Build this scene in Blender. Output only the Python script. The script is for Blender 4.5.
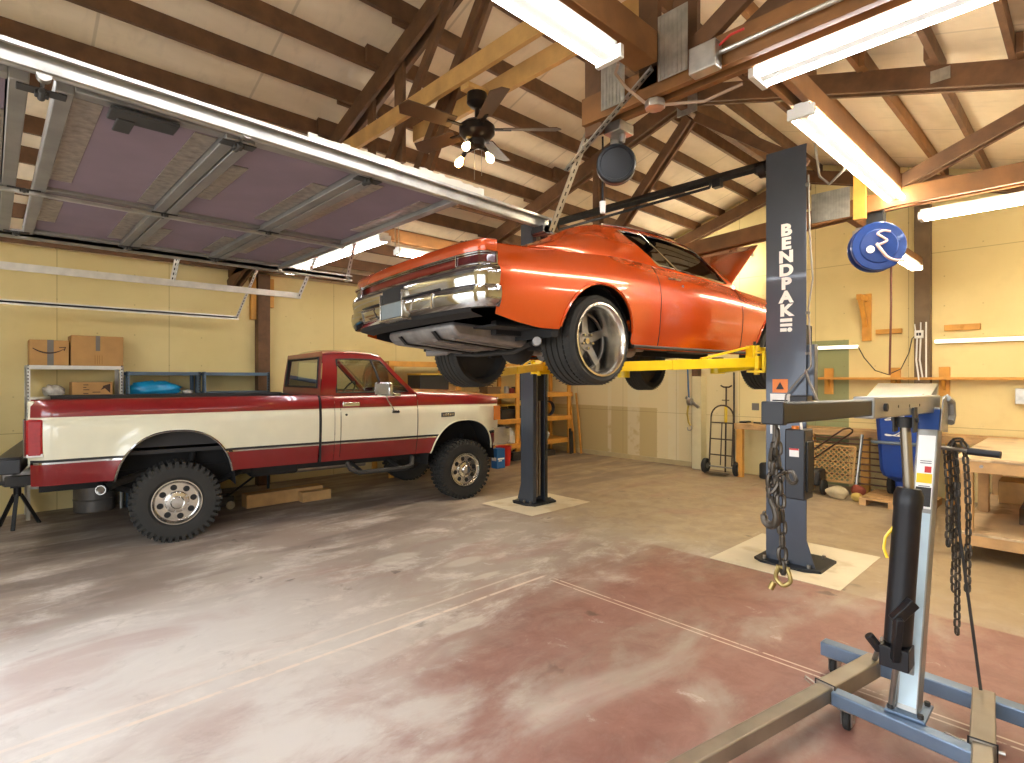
import bpy, bmesh, math, random
from mathutils import Vector, Matrix, Euler
random.seed(7)
for o in list(bpy.data.objects): bpy.data.objects.remove(o, do_unlink=True)
SC = bpy.context.scene
COL = SC.collection
R = math.radians
PI = math.pi

# ------------------------------------------------------------------ camera, sky, exposure
cam_d = bpy.data.cameras.new('camera')
cam_d.sensor_width = 36.0
cam_d.lens = 552.0/1024.0*36.0
cam_d.shift_y = -3.5/1024.0
cam_d.clip_start = 0.02
cam = bpy.data.objects.new('camera', cam_d); COL.objects.link(cam)
cam.location = (0, 0, 1.65)
cam.rotation_euler = (R(90), 0, R(46.6-90))
SC.camera = cam

W = bpy.data.worlds.new('sky'); SC.world = W; W.use_nodes = True
wn = W.node_tree.nodes; wl = W.node_tree.links
wn.clear()
wo = wn.new('ShaderNodeOutputWorld'); wb = wn.new('ShaderNodeBackground'); ws = wn.new('ShaderNodeTexSky')
ws.sky_type = 'HOSEK_WILKIE'; ws.turbidity = 6.0; ws.ground_albedo = 0.4
ws.sun_direction = (0.5, -0.3, 0.8)
hs = wn.new('ShaderNodeHueSaturation'); hs.inputs['Saturation'].default_value = 0.30
wb.inputs['Strength'].default_value = 22.0
wl.new(ws.outputs[0], hs.inputs['Color']); wl.new(hs.outputs[0], wb.inputs[0]); wl.new(wb.outputs[0], wo.inputs[0])

# the open garage doorway lets the sky in: a portal helps the renderer sample it
pd = bpy.data.lights.new('doorway_daylight', 'AREA'); pd.shape = 'RECTANGLE'; pd.size = 2.7; pd.size_y = 2.44
pd.cycles.is_portal = True
po = bpy.data.objects.new('doorway_daylight', pd); COL.objects.link(po)
po.location = (-0.95, 3.93, 1.22); po.rotation_euler = (R(90), 0, R(-90))
pd2 = bpy.data.lights.new('doorway_daylight', 'AREA'); pd2.shape = 'RECTANGLE'; pd2.size = 2.7; pd2.size_y = 2.44
pd2.cycles.is_portal = True
po2 = bpy.data.objects.new('doorway_daylight', pd2); COL.objects.link(po2)
po2.location = (-0.95, 0.35, 1.22); po2.rotation_euler = (R(90), 0, R(-90))

TUBE = 34.0     # strength of the fluorescent tubes
SC.view_settings.view_transform = 'Standard'
try: SC.view_settings.look = 'None'
except Exception: pass
SC.view_settings.exposure = 0.58
SC.view_settings.gamma = 1.0
SC.view_settings.use_curve_mapping = False

# ------------------------------------------------------------------ helpers
def lin(h):
    h = h.lstrip('#'); c = [int(h[i:i+2], 16)/255 for i in (0, 2, 4)]
    return tuple((x/12.92 if x <= .04045 else ((x+.055)/1.055)**2.4) for x in c)+(1.0,)

MATS = {}
def mat(name, col, rough=.5, metal=0., var=.12, scale=6., bump=0., bscale=None, coat=0., emit=0., spec=.5, streak=None, wear=None):
    """A node material: base colour broken up by noise, optional fine bump, clear coat and stretched grain."""
    if name in MATS: return MATS[name]
    m = bpy.data.materials.new(name); m.use_nodes = True
    nt = m.node_tree; n = nt.nodes; l = nt.links
    b = n['Principled BSDF']
    c = lin(col)
    b.inputs['Roughness'].default_value = rough
    b.inputs['Metallic'].default_value = metal
    b.inputs['Specular IOR Level'].default_value = spec
    b.inputs['Coat Weight'].default_value = coat
    b.inputs['Coat Roughness'].default_value = .04
    tc = n.new('ShaderNodeTexCoord'); mp = n.new('ShaderNodeMapping'); l.new(tc.outputs['Object'], mp.inputs[0])
    if streak: mp.inputs['Scale'].default_value = streak
    nz = n.new('ShaderNodeTexNoise'); nz.inputs['Scale'].default_value = scale; nz.inputs['Detail'].default_value = 5
    l.new(mp.outputs[0], nz.inputs['Vector'])
    rp = n.new('ShaderNodeValToRGB')
    lo = tuple(x*(1-var) for x in c[:3])+(1,); hi = tuple(min(1, x*(1+var)) for x in c[:3])+(1,)
    rp.color_ramp.elements[0].color = lo; rp.color_ramp.elements[0].position = .3
    rp.color_ramp.elements[1].color = hi; rp.color_ramp.elements[1].position = .7
    l.new(nz.outputs['Fac'], rp.inputs[0])
    out = rp.outputs[0]
    if wear:
        n2 = n.new('ShaderNodeTexNoise'); n2.inputs['Scale'].default_value = wear[1]; n2.inputs['Detail'].default_value = 8
        l.new(tc.outputs['Object'], n2.inputs['Vector'])
        r2 = n.new('ShaderNodeValToRGB'); r2.color_ramp.elements[0].position = wear[2]; r2.color_ramp.elements[1].position = wear[2]+.08
        l.new(n2.outputs['Fac'], r2.inputs[0])
        mx = n.new('ShaderNodeMix'); mx.data_type = 'RGBA'
        l.new(r2.outputs[0], mx.inputs[0]); l.new(out, mx.inputs[6]); mx.inputs[7].default_value = lin(wear[0])
        out = mx.outputs[2]
    l.new(out, b.inputs['Base Color'])
    if bump:
        bp = n.new('ShaderNodeBump'); bp.inputs['Strength'].default_value = bump; bp.inputs['Distance'].default_value = .01
        nb = n.new('ShaderNodeTexNoise'); nb.inputs['Scale'].default_value = bscale or scale*6; nb.inputs['Detail'].default_value = 4
        l.new(mp.outputs[0], nb.inputs['Vector']); l.new(nb.outputs['Fac'], bp.inputs['Height']); l.new(bp.outputs[0], b.inputs['Normal'])
    if emit:
        b.inputs['Emission Color'].default_value = c; b.inputs['Emission Strength'].default_value = emit
    MATS[name] = m
    return m

def glass(name, tint='dfe6e2', fac=.08, dark=False):
    if name in MATS: return MATS[name]
    m = bpy.data.materials.new(name); m.use_nodes = True
    nt = m.node_tree; n = nt.nodes; l = nt.links; n.clear()
    o = n.new('ShaderNodeOutputMaterial'); t = n.new('ShaderNodeBsdfTransparent'); g = n.new('ShaderNodeBsdfGlossy'); mx = n.new('ShaderNodeMixShader')
    f = n.new('ShaderNodeLayerWeight'); f.inputs['Blend'].default_value = .25
    ma = n.new('ShaderNodeMath'); ma.operation = 'MULTIPLY_ADD'; ma.inputs[1].default_value = .5; ma.inputs[2].default_value = fac
    nz = n.new('ShaderNodeTexNoise'); nz.inputs['Scale'].default_value = 3
    mr = n.new('ShaderNodeMapRange'); mr.inputs[3].default_value = .01; mr.inputs[4].default_value = .05
    l.new(nz.outputs['Fac'], mr.inputs[0]); l.new(mr.outputs[0], g.inputs['Roughness'])
    t.inputs[0].default_value = lin(tint); g.inputs[0].default_value = (.9, .9, .9, 1)
    l.new(f.outputs['Fresnel'], ma.inputs[0]); l.new(ma.outputs[0], mx.inputs[0]); l.new(t.outputs[0], mx.inputs[1]); l.new(g.outputs[0], mx.inputs[2]); l.new(mx.outputs[0], o.inputs[0])
    MATS[name] = m
    return m

def V(*a): return Vector(a[0]) if len(a) == 1 else Vector(a)

class G:
    """Collects shapes in one bmesh; build() links them as one mesh object."""
    def __init__(s): s.bm = bmesh.new(); s.mi = 0; s.T = None
    def use(s, i): s.mi = i; return s
    def v(s, p):
        p = Vector(p)
        if s.T is not None: p = s.T @ p
        return s.bm.verts.new(p)
    def f(s, vs):
        try:
            f = s.bm.faces.new(vs); f.material_index = s.mi; return f
        except ValueError: return None
    def poly(s, pts): return s.f([s.v(p) for p in pts])
    def hexa(s, c):      # 8 corners: bottom ring, top ring
        q = [s.v(p) for p in c]
        for a in ((3,2,1,0),(4,5,6,7),(0,1,5,4),(1,2,6,5),(2,3,7,6),(3,0,4,7)): s.f([q[i] for i in a])
        return s
    def box(s, x0, x1, y0, y1, z0, z1):
        return s.hexa([(x0,y0,z0),(x1,y0,z0),(x1,y1,z0),(x0,y1,z0),(x0,y0,z1),(x1,y0,z1),(x1,y1,z1),(x0,y1,z1)])
    def cbox(s, c, sx, sy, sz, rot=None):
        c = Vector(c); Rm = Euler(rot).to_matrix() if rot else Matrix.Identity(3)
        P = [(-1,-1,-1),(1,-1,-1),(1,1,-1),(-1,1,-1),(-1,-1,1),(1,-1,1),(1,1,1),(-1,1,1)]
        return s.hexa([c + Rm @ Vector((p[0]*sx/2, p[1]*sy/2, p[2]*sz/2)) for p in P])
    def bar(s, p0, p1, w, h, up=(0,0,1)):
        p0 = Vector(p0); p1 = Vector(p1); d = (p1-p0).normalized(); up = Vector(up)
        sd = d.cross(up)
        if sd.length < 1e-4: sd = d.cross(Vector((1,0,0)))
        sd.normalize(); u = sd.cross(d).normalized()
        a = sd*w/2; b = u*h/2
        return s.hexa([p0-a-b, p0+a-b, p1+a-b, p1-a-b, p0-a+b, p0+a+b, p1+a+b, p1-a+b])
    def frame(s, d):
        d = Vector(d).normalized(); a = Vector((0,0,1)) if abs(d.z) < .9 else Vector((1,0,0))
        x = d.cross(a).normalized(); y = d.cross(x).normalized(); return x, y
    def lathe(s, o, d, prof, n=24, caps=True, arc=None):
        o = Vector(o); d = Vector(d).normalized(); x, y = s.frame(d); rings = []
        for r, h in prof:
            rings.append([s.v(o + d*h + (x*math.cos(2*PI*k/n)+y*math.sin(2*PI*k/n))*max(r, 1e-5)) for k in range(n)])
        for a, b in zip(rings, rings[1:]):
            for k in range(n): s.f([a[k], a[(k+1)%n], b[(k+1)%n], b[k]])
        if caps:
            s.f(rings[0][::-1]); s.f(rings[-1])
        return s
    def cyl(s, p0, p1, r, r1=None, n=16):
        p0 = Vector(p0); p1 = Vector(p1)
        return s.lathe(p0, p1-p0, [(r, 0), (r if r1 is None else r1, (p1-p0).length)], n)
    def tube(s, pts, r, n=8, closed=False):
        P = [Vector(p) for p in pts]; m = len(P); rings = []; px = None
        for i in range(m):
            a = P[(i-1) % m] if closed or i else P[0]; b = P[(i+1) % m] if closed or i < m-1 else P[-1]
            d = (b-a)
            if d.length < 1e-9: d = Vector((0,0,1))
            d.normalize()
            if px is None: px, _ = s.frame(d)
            x = (px - d*px.dot(d))
            if x.length < 1e-6: x, _ = s.frame(d)
            x.normalize(); y = d.cross(x); px = x
            rr = r(i/(m-1)) if callable(r) else r
            rings.append([s.v(P[i] + (x*math.cos(2*PI*k/n)+y*math.sin(2*PI*k/n))*rr) for k in range(n)])
        for i in range(m if closed else m-1):
            a = rings[i]; b = rings[(i+1) % m]
            for k in range(n): s.f([a[k], a[(k+1)%n], b[(k+1)%n], b[k]])
        if not closed: s.f(rings[0][::-1]); s.f(rings[-1])
        return s
    def grid(s, rows, mfn=None, skip=None):
        Q = [[s.v(p) for p in r] for r in rows]
        for i in range(len(Q)-1):
            for j in range(len(Q[0])-1):
                if skip and skip(i, j): continue
                if mfn: s.mi = mfn(i, j)
                s.f([Q[i][j], Q[i+1][j], Q[i+1][j+1], Q[i][j+1]])
        return s
    def prism(s, pts, vec):
        vec = Vector(vec); a = [s.v(p) for p in pts]; b = [s.v(Vector(p)+vec) for p in pts]; n = len(a)
        s.f(a[::-1]); s.f(b)
        for k in range(n): s.f([a[k], a[(k+1)%n], b[(k+1)%n], b[k]])
        return s
    def sphere(s, c, rx, ry=None, rz=None, nu=14, nv=8):
        ry = ry or rx; rz = rz or rx; c = Vector(c)
        rows = []
        for i in range(nv+1):
            t = PI*i/nv - PI/2
            rows.append([c+Vector((rx*math.cos(t)*math.cos(2*PI*k/nu), ry*math.cos(t)*math.sin(2*PI*k/nu), rz*math.sin(t))) for k in range(nu+1)])
        return s.grid(rows)

INV = {}
def build(name, g, mats, parent=None, label=None, cat=None, kind=None, group=None, ang=35, bevel=0., solid=0., flat=False, origin=None, each=False):
    bm = g.bm
    if each:
        bm.verts.ensure_lookup_table(); seen = set(); out = None
        for v0 in bm.verts:
            if v0 in seen: continue
            st = [v0]; isl = []; seen.add(v0)
            while st:
                v = st.pop(); isl.append(v)
                for e in v.link_edges:
                    w = e.other_vert(v)
                    if w not in seen: seen.add(w); st.append(w)
            g2 = G(); mp = {v: g2.bm.verts.new(v.co) for v in isl}
            for f in {f for v in isl for f in v.link_faces}:
                nf = g2.bm.faces.new([mp[v] for v in f.verts]); nf.material_index = f.material_index
            out = build(name, g2, mats, parent, label, cat, kind, group, ang, bevel, solid, flat, origin)
        bm.free(); return out
    bmesh.ops.remove_doubles(bm, verts=bm.verts, dist=1e-5)
    bmesh.ops.dissolve_degenerate(bm, edges=bm.edges, dist=1e-6)
    if solid == 0: bmesh.ops.recalc_face_normals(bm, faces=bm.faces)
    if parent is not None:
        M = INV[parent.name]
        bm.transform(M)
    else:
        M = Matrix.Identity(4)
        if origin is None and bm.verts:
            xs = [v.co.x for v in bm.verts]; ys = [v.co.y for v in bm.verts]; zs = [v.co.z for v in bm.verts]
            origin = ((min(xs)+max(xs))/2, (min(ys)+max(ys))/2, min(zs))
        bm.transform(Matrix.Translation(-Vector(origin)))
    me = bpy.data.meshes.new(name)
    thr = R(ang)
    bm.normal_update()
    for e in bm.edges:
        e.smooth = len(e.link_faces) != 2 or e.calc_face_angle(0) < thr
    for f in bm.faces: f.smooth = not (flat or kind == 'structure')
    bm.to_mesh(me); bm.free()
    for m in (mats if isinstance(mats, (list, tuple)) else [mats]): me.materials.append(m)
    o = bpy.data.objects.new(name, me); COL.objects.link(o)
    if parent is not None:
        o.parent = parent; INV[o.name] = M
    else:
        o.location = origin; INV[o.name] = Matrix.Translation(-Vector(origin))
    if bevel:
        b = o.modifiers.new('bevel', 'BEVEL'); b.width = bevel; b.segments = 2; b.limit_method = 'ANGLE'; b.angle_limit = R(40)
    if solid:
        b = o.modifiers.new('solid', 'SOLIDIFY'); b.thickness = abs(solid); b.offset = 0
    tag(o, label, cat, kind, group)
    return o

def tag(o, label=None, cat=None, kind=None, group=None):
    if label: o['label'] = label
    if cat: o['category'] = cat
    if kind: o['kind'] = kind
    if group: o['group'] = group
    return o

def thing(name, loc, label, cat, rot=(0,0,0), group=None, kind=None):
    o = bpy.data.objects.new(name, None); COL.objects.link(o)
    o.location = loc; o.rotation_euler = rot; o.empty_display_size = .1
    INV[o.name] = Matrix.Identity(4) if loc is None else (Matrix.Translation(Vector(loc)) @ Euler(rot).to_matrix().to_4x4()).inverted()
    return tag(o, label, cat, kind, group)

def localthing(name, loc, label, cat, rot=(0,0,0), group=None):
    """An Empty whose parts are given in its own local coordinates."""
    o = thing(name, loc, label, cat, rot, group); INV[o.name] = Matrix.Identity(4); return o

def copy_tree(o, loc, rot=None, label=None, group=None):
    c = o.copy(); COL.objects.link(c); c.location = loc
    if rot is not None: c.rotation_euler = rot
    if label: c['label'] = label
    if group: c['group'] = group
    for ch in list(o.children):
        k = ch.copy(); COL.objects.link(k); k.parent = c
        for g2 in list(ch.children):
            q = g2.copy(); COL.objects.link(q); q.parent = k
    return c

def lerp(tab, x):
    if x <= tab[0][0]: return tab[0][1]
    for (a, b), (c, d) in zip(tab, tab[1:]):
        if x <= c:
            t = (x-a)/(c-a) if c > a else 0
            return b+(d-b)*t
    return tab[-1][1]
def sm(tab, x):        # smooth (cosine-free Catmull) interpolation
    n = len(tab)
    if x <= tab[0][0]: return tab[0][1]
    if x >= tab[-1][0]: return tab[-1][1]
    for i in range(n-1):
        if tab[i][0] <= x <= tab[i+1][0]:
            x0, y0 = tab[i]; x1, y1 = tab[i+1]; h = x1-x0; t = (x-x0)/h
            m0 = (y1-tab[i-1][1])/(x1-tab[i-1][0]) if i else (y1-y0)/h
            m1 = (tab[i+2][1]-y0)/(tab[i+2][0]-x0) if i < n-2 else (y1-y0)/h
            t2 = t*t; t3 = t2*t
            return (2*t3-3*t2+1)*y0+(t3-2*t2+t)*h*m0+(-2*t3+3*t2)*y1+(t3-t2)*h*m1
ORD = ['first', 'second', 'third', 'fourth', 'fifth', 'sixth', 'seventh', 'eighth', 'ninth', 'tenth', 'eleventh', 'twelfth', 'thirteenth']
def linspace(a, b, n): return [a+(b-a)*i/(n-1) for i in range(n)]
def arcpts(fn, a0, a1, n): return [fn(a0+(a1-a0)*i/(n-1)) for i in range(n)]

def smoothpts(P, n=6):
    P = [Vector(p) for p in P]; out = []
    for i in range(len(P)-1):
        a = P[max(0, i-1)]; b = P[i]; c = P[i+1]; d = P[min(len(P)-1, i+2)]
        for k_ in range(n):
            t = k_/n; out.append(.5*((2*b)+(c-a)*t+(2*a-5*b+4*c-d)*t*t+(3*b-a-3*c+d)*t*t*t))
    return out+[P[-1]]

# ------------------------------------------------------------------ materials
M_wood_dark = mat('stained_timber', '64452a', .62, var=.28, scale=5, streak=(1.5, 1.5, 1.5), bump=.15)
M_wood_dark2 = mat('stained_timber_orange', '80562c', .6, var=.25, scale=5, bump=.15)
M_wood_new = mat('new_pine', 'c49a5a', .6, var=.15, scale=7, bump=.1)
M_wood_bench = mat('bench_pine', 'bd9560', .55, var=.18, scale=6, bump=.1)
M_wood_yel = mat('yellow_pine', 'd0963f', .55, var=.15, scale=6, bump=.08)
M_ply = mat('plywood_top', 'c9b08a', .5, var=.12, scale=4, wear=('a48a66', 3., .56))
M_galv = mat('galvanised_steel', 'b9b6ac', .38, .85, var=.2, scale=14)
M_galvpale = mat('pale_galvanised', 'd6d3c9', .4, .35, var=.12, scale=12)
M_galv2 = mat('galvanised_track', 'a7a49b', .42, .8, var=.25, scale=9)
M_whitemetal = mat('white_enamel', 'd8d6ce', .4, var=.06)
M_black = mat('black_steel', '1b1b1d', .42, .2, var=.2)
M_rubber = mat('tyre_rubber', '26241f', .78, var=.2, bump=.15, bscale=80)
M_dark = mat('dark_underbody', '191715', .8, var=.3)
M_darkgrey = mat('dark_grey_steel', '3a3835', .6, .4, var=.25)
M_chrome = mat('chrome', 'c2c2c0', .09, 1., var=.03)
M_bumper = mat('dull_chrome', 'd2d1cb', .24, .85, var=.06)
M_alu = mat('polished_aluminium', 'cfccc4', .22, 1., var=.08, scale=20)
M_card = mat('cardboard', 'b58a52', .75, var=.08, scale=8)
M_tape = mat('grey_tape', '6f6a62', .4, var=.1)
M_yellow = mat('yellow_paint', 'e9c50e', .35, var=.08, coat=.3)
M_orange = mat('orange_plastic', 'd9771c', .35, var=.05)
M_steel = mat('bare_steel', '9a958c', .32, .9, var=.15, scale=12)
M_chain = mat('oily_chain', '4d463d', .42, .75, var=.25, scale=20)
M_bluep = mat('blue_plastic', '0f3f93', .38, var=.08)
M_blue_bag = mat('blue_bag_plastic', '1f97c9', .28, var=.12)
M_shelfblue = mat('blue_grey_steel', '5d7183', .42, .5, var=.1)
M_white = mat('white_plastic', 'e6e4dd', .45, var=.04)
M_red = mat('red_plastic', 'c4271b', .4, var=.08)
M_clear = glass('clear_glass')
M_tint = glass('tinted_glass', '50534d', .10)
# ------------------------------------------------------------------ room shell
X0, X1, Y0, Y1 = -0.9, 9.5, -2.7, 8.95
YR, ZR, SL = 3.15, 5.06, .31
def zroof(y): return ZR - SL*abs(y-YR)

class NB:
    """Tiny helper to write node maths for the floor and wall materials."""
    def __init__(s, name, rough=.6):
        s.m = bpy.data.materials.new(name); s.m.use_nodes = True; s.nt = s.m.node_tree; s.n = s.nt.nodes; s.l = s.nt.links
        s.b = s.n['Principled BSDF']; s.b.inputs['Roughness'].default_value = rough
        s.tc = s.n.new('ShaderNodeTexCoord'); s.co = s.tc.outputs['Object']
        sp = s.n.new('ShaderNodeSeparateXYZ'); s.l.new(s.co, sp.inputs[0]); s.x, s.y, s.z = sp.outputs
    def put(s, sock, v):
        if isinstance(v, (int, float)): sock.default_value = v
        else: s.l.new(v, sock)
    def math(s, op, a, b=0., c=0., clamp=False):
        n = s.n.new('ShaderNodeMath'); n.operation = op; n.use_clamp = clamp
        for k, q in enumerate((a, b, c)): s.put(n.inputs[k], q)
        return n.outputs[0]
    def noise(s, scale, detail=5, dist=0., stretch=None, rough=.5):
        v = s.co
        if stretch:
            mp = s.n.new('ShaderNodeMapping'); mp.inputs['Scale'].default_value = stretch; s.l.new(v, mp.inputs[0]); v = mp.outputs[0]
        n = s.n.new('ShaderNodeTexNoise'); n.inputs['Scale'].default_value = scale; n.inputs['Detail'].default_value = detail
        n.inputs['Distortion'].default_value = dist; n.inputs['Roughness'].default_value = rough
        s.l.new(v, n.inputs['Vector']); return n.outputs['Fac']
    def step(s, v, lo, hi):
        n = s.n.new('ShaderNodeMapRange'); n.interpolation_type = 'SMOOTHSTEP'
        s.put(n.inputs[0], v); n.inputs[1].default_value = lo; n.inputs[2].default_value = hi; n.inputs[3].default_value = 0; n.inputs[4].default_value = 1
        return n.outputs[0]
    def band(s, v, c, w, soft=.004):
        return s.math('SUBTRACT', 1., s.step(s.math('ABSOLUTE', s.math('SUBTRACT', v, c)), w, w+soft))
    def mix(s, f, a, b):
        n = s.n.new('ShaderNodeMix'); n.data_type = 'RGBA'; s.put(n.inputs[0], f)
        for k, q in ((6, a), (7, b)):
            if isinstance(q, str): n.inputs[k].default_value = lin(q)
            else: s.l.new(q, n.inputs[k])
        return n.outputs[2]
    def mul(s, *a):
        r = a[0]
        for q in a[1:]: r = s.math('MULTIPLY', r, q)
        return r
    def done(s, col, bump=None, bs=.2, rough=None):
        s.l.new(col, s.b.inputs['Base Color'])
        if rough is not None: s.put(s.b.inputs['Roughness'], rough)
        if bump is not None:
            b = s.n.new('ShaderNodeBump'); b.inputs['Strength'].default_value = bs; b.inputs['Distance'].default_value = .01
            s.l.new(bump, b.inputs['Height']); s.l.new(b.outputs[0], s.b.inputs['Normal'])
        return s.m

# floor: bare worn concrete, remains of red paint, straight score lines, oil marks
k = NB('worn_concrete', .5)
n1 = k.noise(.55, 6, .4); n2 = k.noise(2.2, 8, .3, rough=.6); n3 = k.noise(9, 8, rough=.65); n4 = k.noise(.9, 5, .8, (1, 2.2, 1)); n5 = k.noise(30, 4)
n6 = k.noise(1.5, 10, .35, (1, 1.7, 1), .72); n7 = k.noise(4.5, 9, .6, (1, 1, 1), .7)
c = k.mix(k.step(n1, .35, .65), 'a89c8d', '97877a')
c = k.mix(k.mul(k.step(n6, .46, .66), .75), c, 'cfc5b8')
dusty_daylit = k.mul(k.math('SUBTRACT', 1., k.step(k.math('ADD', k.x, k.mul(n6, 1.6)), 1.6, 3.4)), k.step(k.y, 1.0, 2.2), k.math('SUBTRACT', 1., k.step(k.y, 4.0, 5.2)))
c = k.mix(k.mul(dusty_daylit, .65), c, 'd8d2ca')  # whitish dusty wear, with doorway daylight also painted into the colour
tan = k.mul(k.step(k.math('ADD', k.x, k.mul(n2, 1.2)), 4.6, 6.2), .85)
c = k.mix(tan, c, k.mix(k.step(n7, .35, .65), '8f7b5f', 'a8936f'))
warm = k.mul(k.math('SUBTRACT', 1., k.step(k.y, .5, 2.6)), k.step(k.x, 4.5, 5.2), .5)
c = k.mix(warm, c, '967f58')
reg = k.mul(k.math('SUBTRACT', 1., k.step(k.math('ADD', k.y, k.mul(k.math('SUBTRACT', n6, .5), 2.2)), 2.5, 3.5)),
            k.math('SUBTRACT', 1., k.step(k.x, 4.76, 4.80)))
near = k.step(k.x, .6, 3.0)
redf = k.mul(reg, k.step(k.math('ADD', k.mul(k.math('ADD', n4, n6), .5), k.mul(near, .13)), .44, .66), .85)
c = k.mix(redf, c, k.mix(k.step(n7, .3, .7), '7c4b3f', '946557'))
reg2 = k.mul(k.step(k.y, 2.9, 3.6), k.math('SUBTRACT', 1., k.step(k.y, 4.6, 5.6)), k.step(n4, .50, .68), .38)
c = k.mix(reg2, c, '9a6c5e')
c = k.mix(k.mul(k.step(n7, .52, .72), k.step(n6, .40, .56), .40), c, '75685d')
c = k.mix(k.mul(k.step(n7, .62, .70), .35), c, 'd8cfc4')
dk = k.mul(k.step(k.y, 4.2, 5.6), k.step(k.noise(1.1, 7, .6, (.6, 2.4, 1)), .40, .60), .65)
c = k.mix(dk, c, '6a5b51')
oil = k.mul(k.step(k.noise(3.1, 6, .5), .66, .72), k.step(k.noise(.7, 3), .45, .6), .7)
c = k.mix(oil, c, '4c4037')
brk = k.step(n3, .36, .46)
ln = k.math('MAXIMUM', k.band(k.x, 3.375, .005), k.band(k.x, 3.325, .005))
ln = k.mul(ln, k.math('SUBTRACT', 1., k.step(k.y, 3.0, 3.1)), brk)
la = k.mul(k.math('MAXIMUM', k.band(k.y, 3.16, .010, .008), k.mul(k.band(k.y, 3.32, .008, .01), .6)), k.math('SUBTRACT', 1., k.step(k.x, 3.3, 3.42)), k.step(n3, .34, .5))
c = k.mix(k.mul(k.math('MAXIMUM', ln, la), .75), c, 'dcc9b4')
for (px, py, sx, sy) in ((3.1, 3.9, .22, .10), (2.7, 4.4, .25, .12), (2.3, 2.9, .2, .07), (3.0, 3.5, .16, .05)):
    d = k.math('ADD', k.math('POWER', k.math('DIVIDE', k.math('SUBTRACT', k.x, px), sx), 2.), k.math('POWER', k.math('DIVIDE', k.math('SUBTRACT', k.y, py), sy), 2.))
    c = k.mix(k.mul(k.math('SUBTRACT', 1., k.step(k.math('ADD', d, k.mul(n3, .8)), .8, 1.6)), .55), c, 'c4bcab')
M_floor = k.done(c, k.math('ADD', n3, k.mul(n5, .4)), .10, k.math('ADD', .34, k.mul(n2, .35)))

def wallmat(name, base, ax, seams=True, extra=None):
    k = NB(name, .72)
    h = k.x if ax == 'x' else k.y
    n1 = k.noise(.8, 5); n2 = k.noise(5, 5)
    c = k.mix(k.step(n1, .3, .7), base[0], base[1])
    c = k.mix(k.mul(k.step(n2, .5, .75), .18), c, base[2])
    if extra: c = extra(k, c, h, n2)
    fx = k.math('FRACT', k.math('DIVIDE', h, 1.22)); fz = k.math('FRACT', k.math('DIVIDE', k.math('ADD', k.z, .22), 2.4))
    sm_ = k.math('MAXIMUM', k.band(fx, .5, .002, .003), k.band(fz, .5, .0011, .0015))
    c = k.mix(k.mul(sm_, .5), c, '86693a')
    dx = k.math('SUBTRACT', k.math('FRACT', k.math('DIVIDE', h, .407)), .5); dz = k.math('SUBTRACT', k.math('FRACT', k.math('DIVIDE', k.z, .406)), .5)
    dd = k.math('SQRT', k.math('ADD', k.mul(dx, dx), k.mul(dz, dz)))
    c = k.mix(k.mul(k.math('SUBTRACT', 1., k.step(dd, .017, .026)), .38, k.step(k.noise(1.7, 2), .45, .5)), c, '7c6238')
    return k.done(c, n2, .06)
def back_extra(k, c, h, n2):
    m = k.mul(k.step(h, 4.28, 4.3), k.math('SUBTRACT', 1., k.step(k.z, 1.98, 2.0)))
    c = k.mix(m, c, 'dccb9c')
    lo = k.mul(m, k.math('SUBTRACT', 1., k.step(k.z, 1.05, 1.07)), k.step(h, 5.9, 5.92))
    c = k.mix(k.mul(lo, .8), c, 'b8a068')
    for yy, w in ((5.55, .10), (6.45, .13), (7.05, .03), (5.1, .05)):
        c = k.mix(k.mul(k.band(h, yy, w, .03), k.math('SUBTRACT', 1., k.step(k.z, 1.9, 2.0)), k.step(n2, .3, .5), .6), c, 'ded2ac')
    g = k.mul(k.step(h, 2.58, 2.585), k.math('SUBTRACT', 1., k.step(h, 3.6, 3.605)), k.math('SUBTRACT', 1., k.step(k.z, 2.23, 2.235)))
    c = k.mix(g, c, '93986a')
    return c
M_wallL = wallmat('yellow_drywall', ('decb8e', 'e6d49a', 'd0b97c'), 'x')
M_wallB = wallmat('yellow_drywall_back', ('e2cd90', 'ead69a', 'd2bb80'), 'y', extra=back_extra)
M_wallP = mat('plain_drywall', 'cdb880', .75, var=.06, scale=2)

k = NB('white_insulation', .6)
n1 = k.noise(.9, 5, .5, (1, 3, 1)); n2 = k.noise(5, 5, .4, (2, .7, 1))
c = k.mix(k.step(n1, .3, .7), 'd6c4a4', 'e6d5b8')
c = k.mix(k.mul(k.step(n2, .5, .8), .25), c, 'a8977c')
c = k.mix(k.mul(k.band(k.math('FRACT', k.math('DIVIDE', k.x, 1.2)), .5, .006, .006), .45), c, '9c8b70')
M_roof = k.done(c, n2, .35)
M_pad = mat('pale_concrete', 'd0c3a6', .6, var=.07, scale=3, wear=('bfae8c', 2.2, .55))

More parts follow.
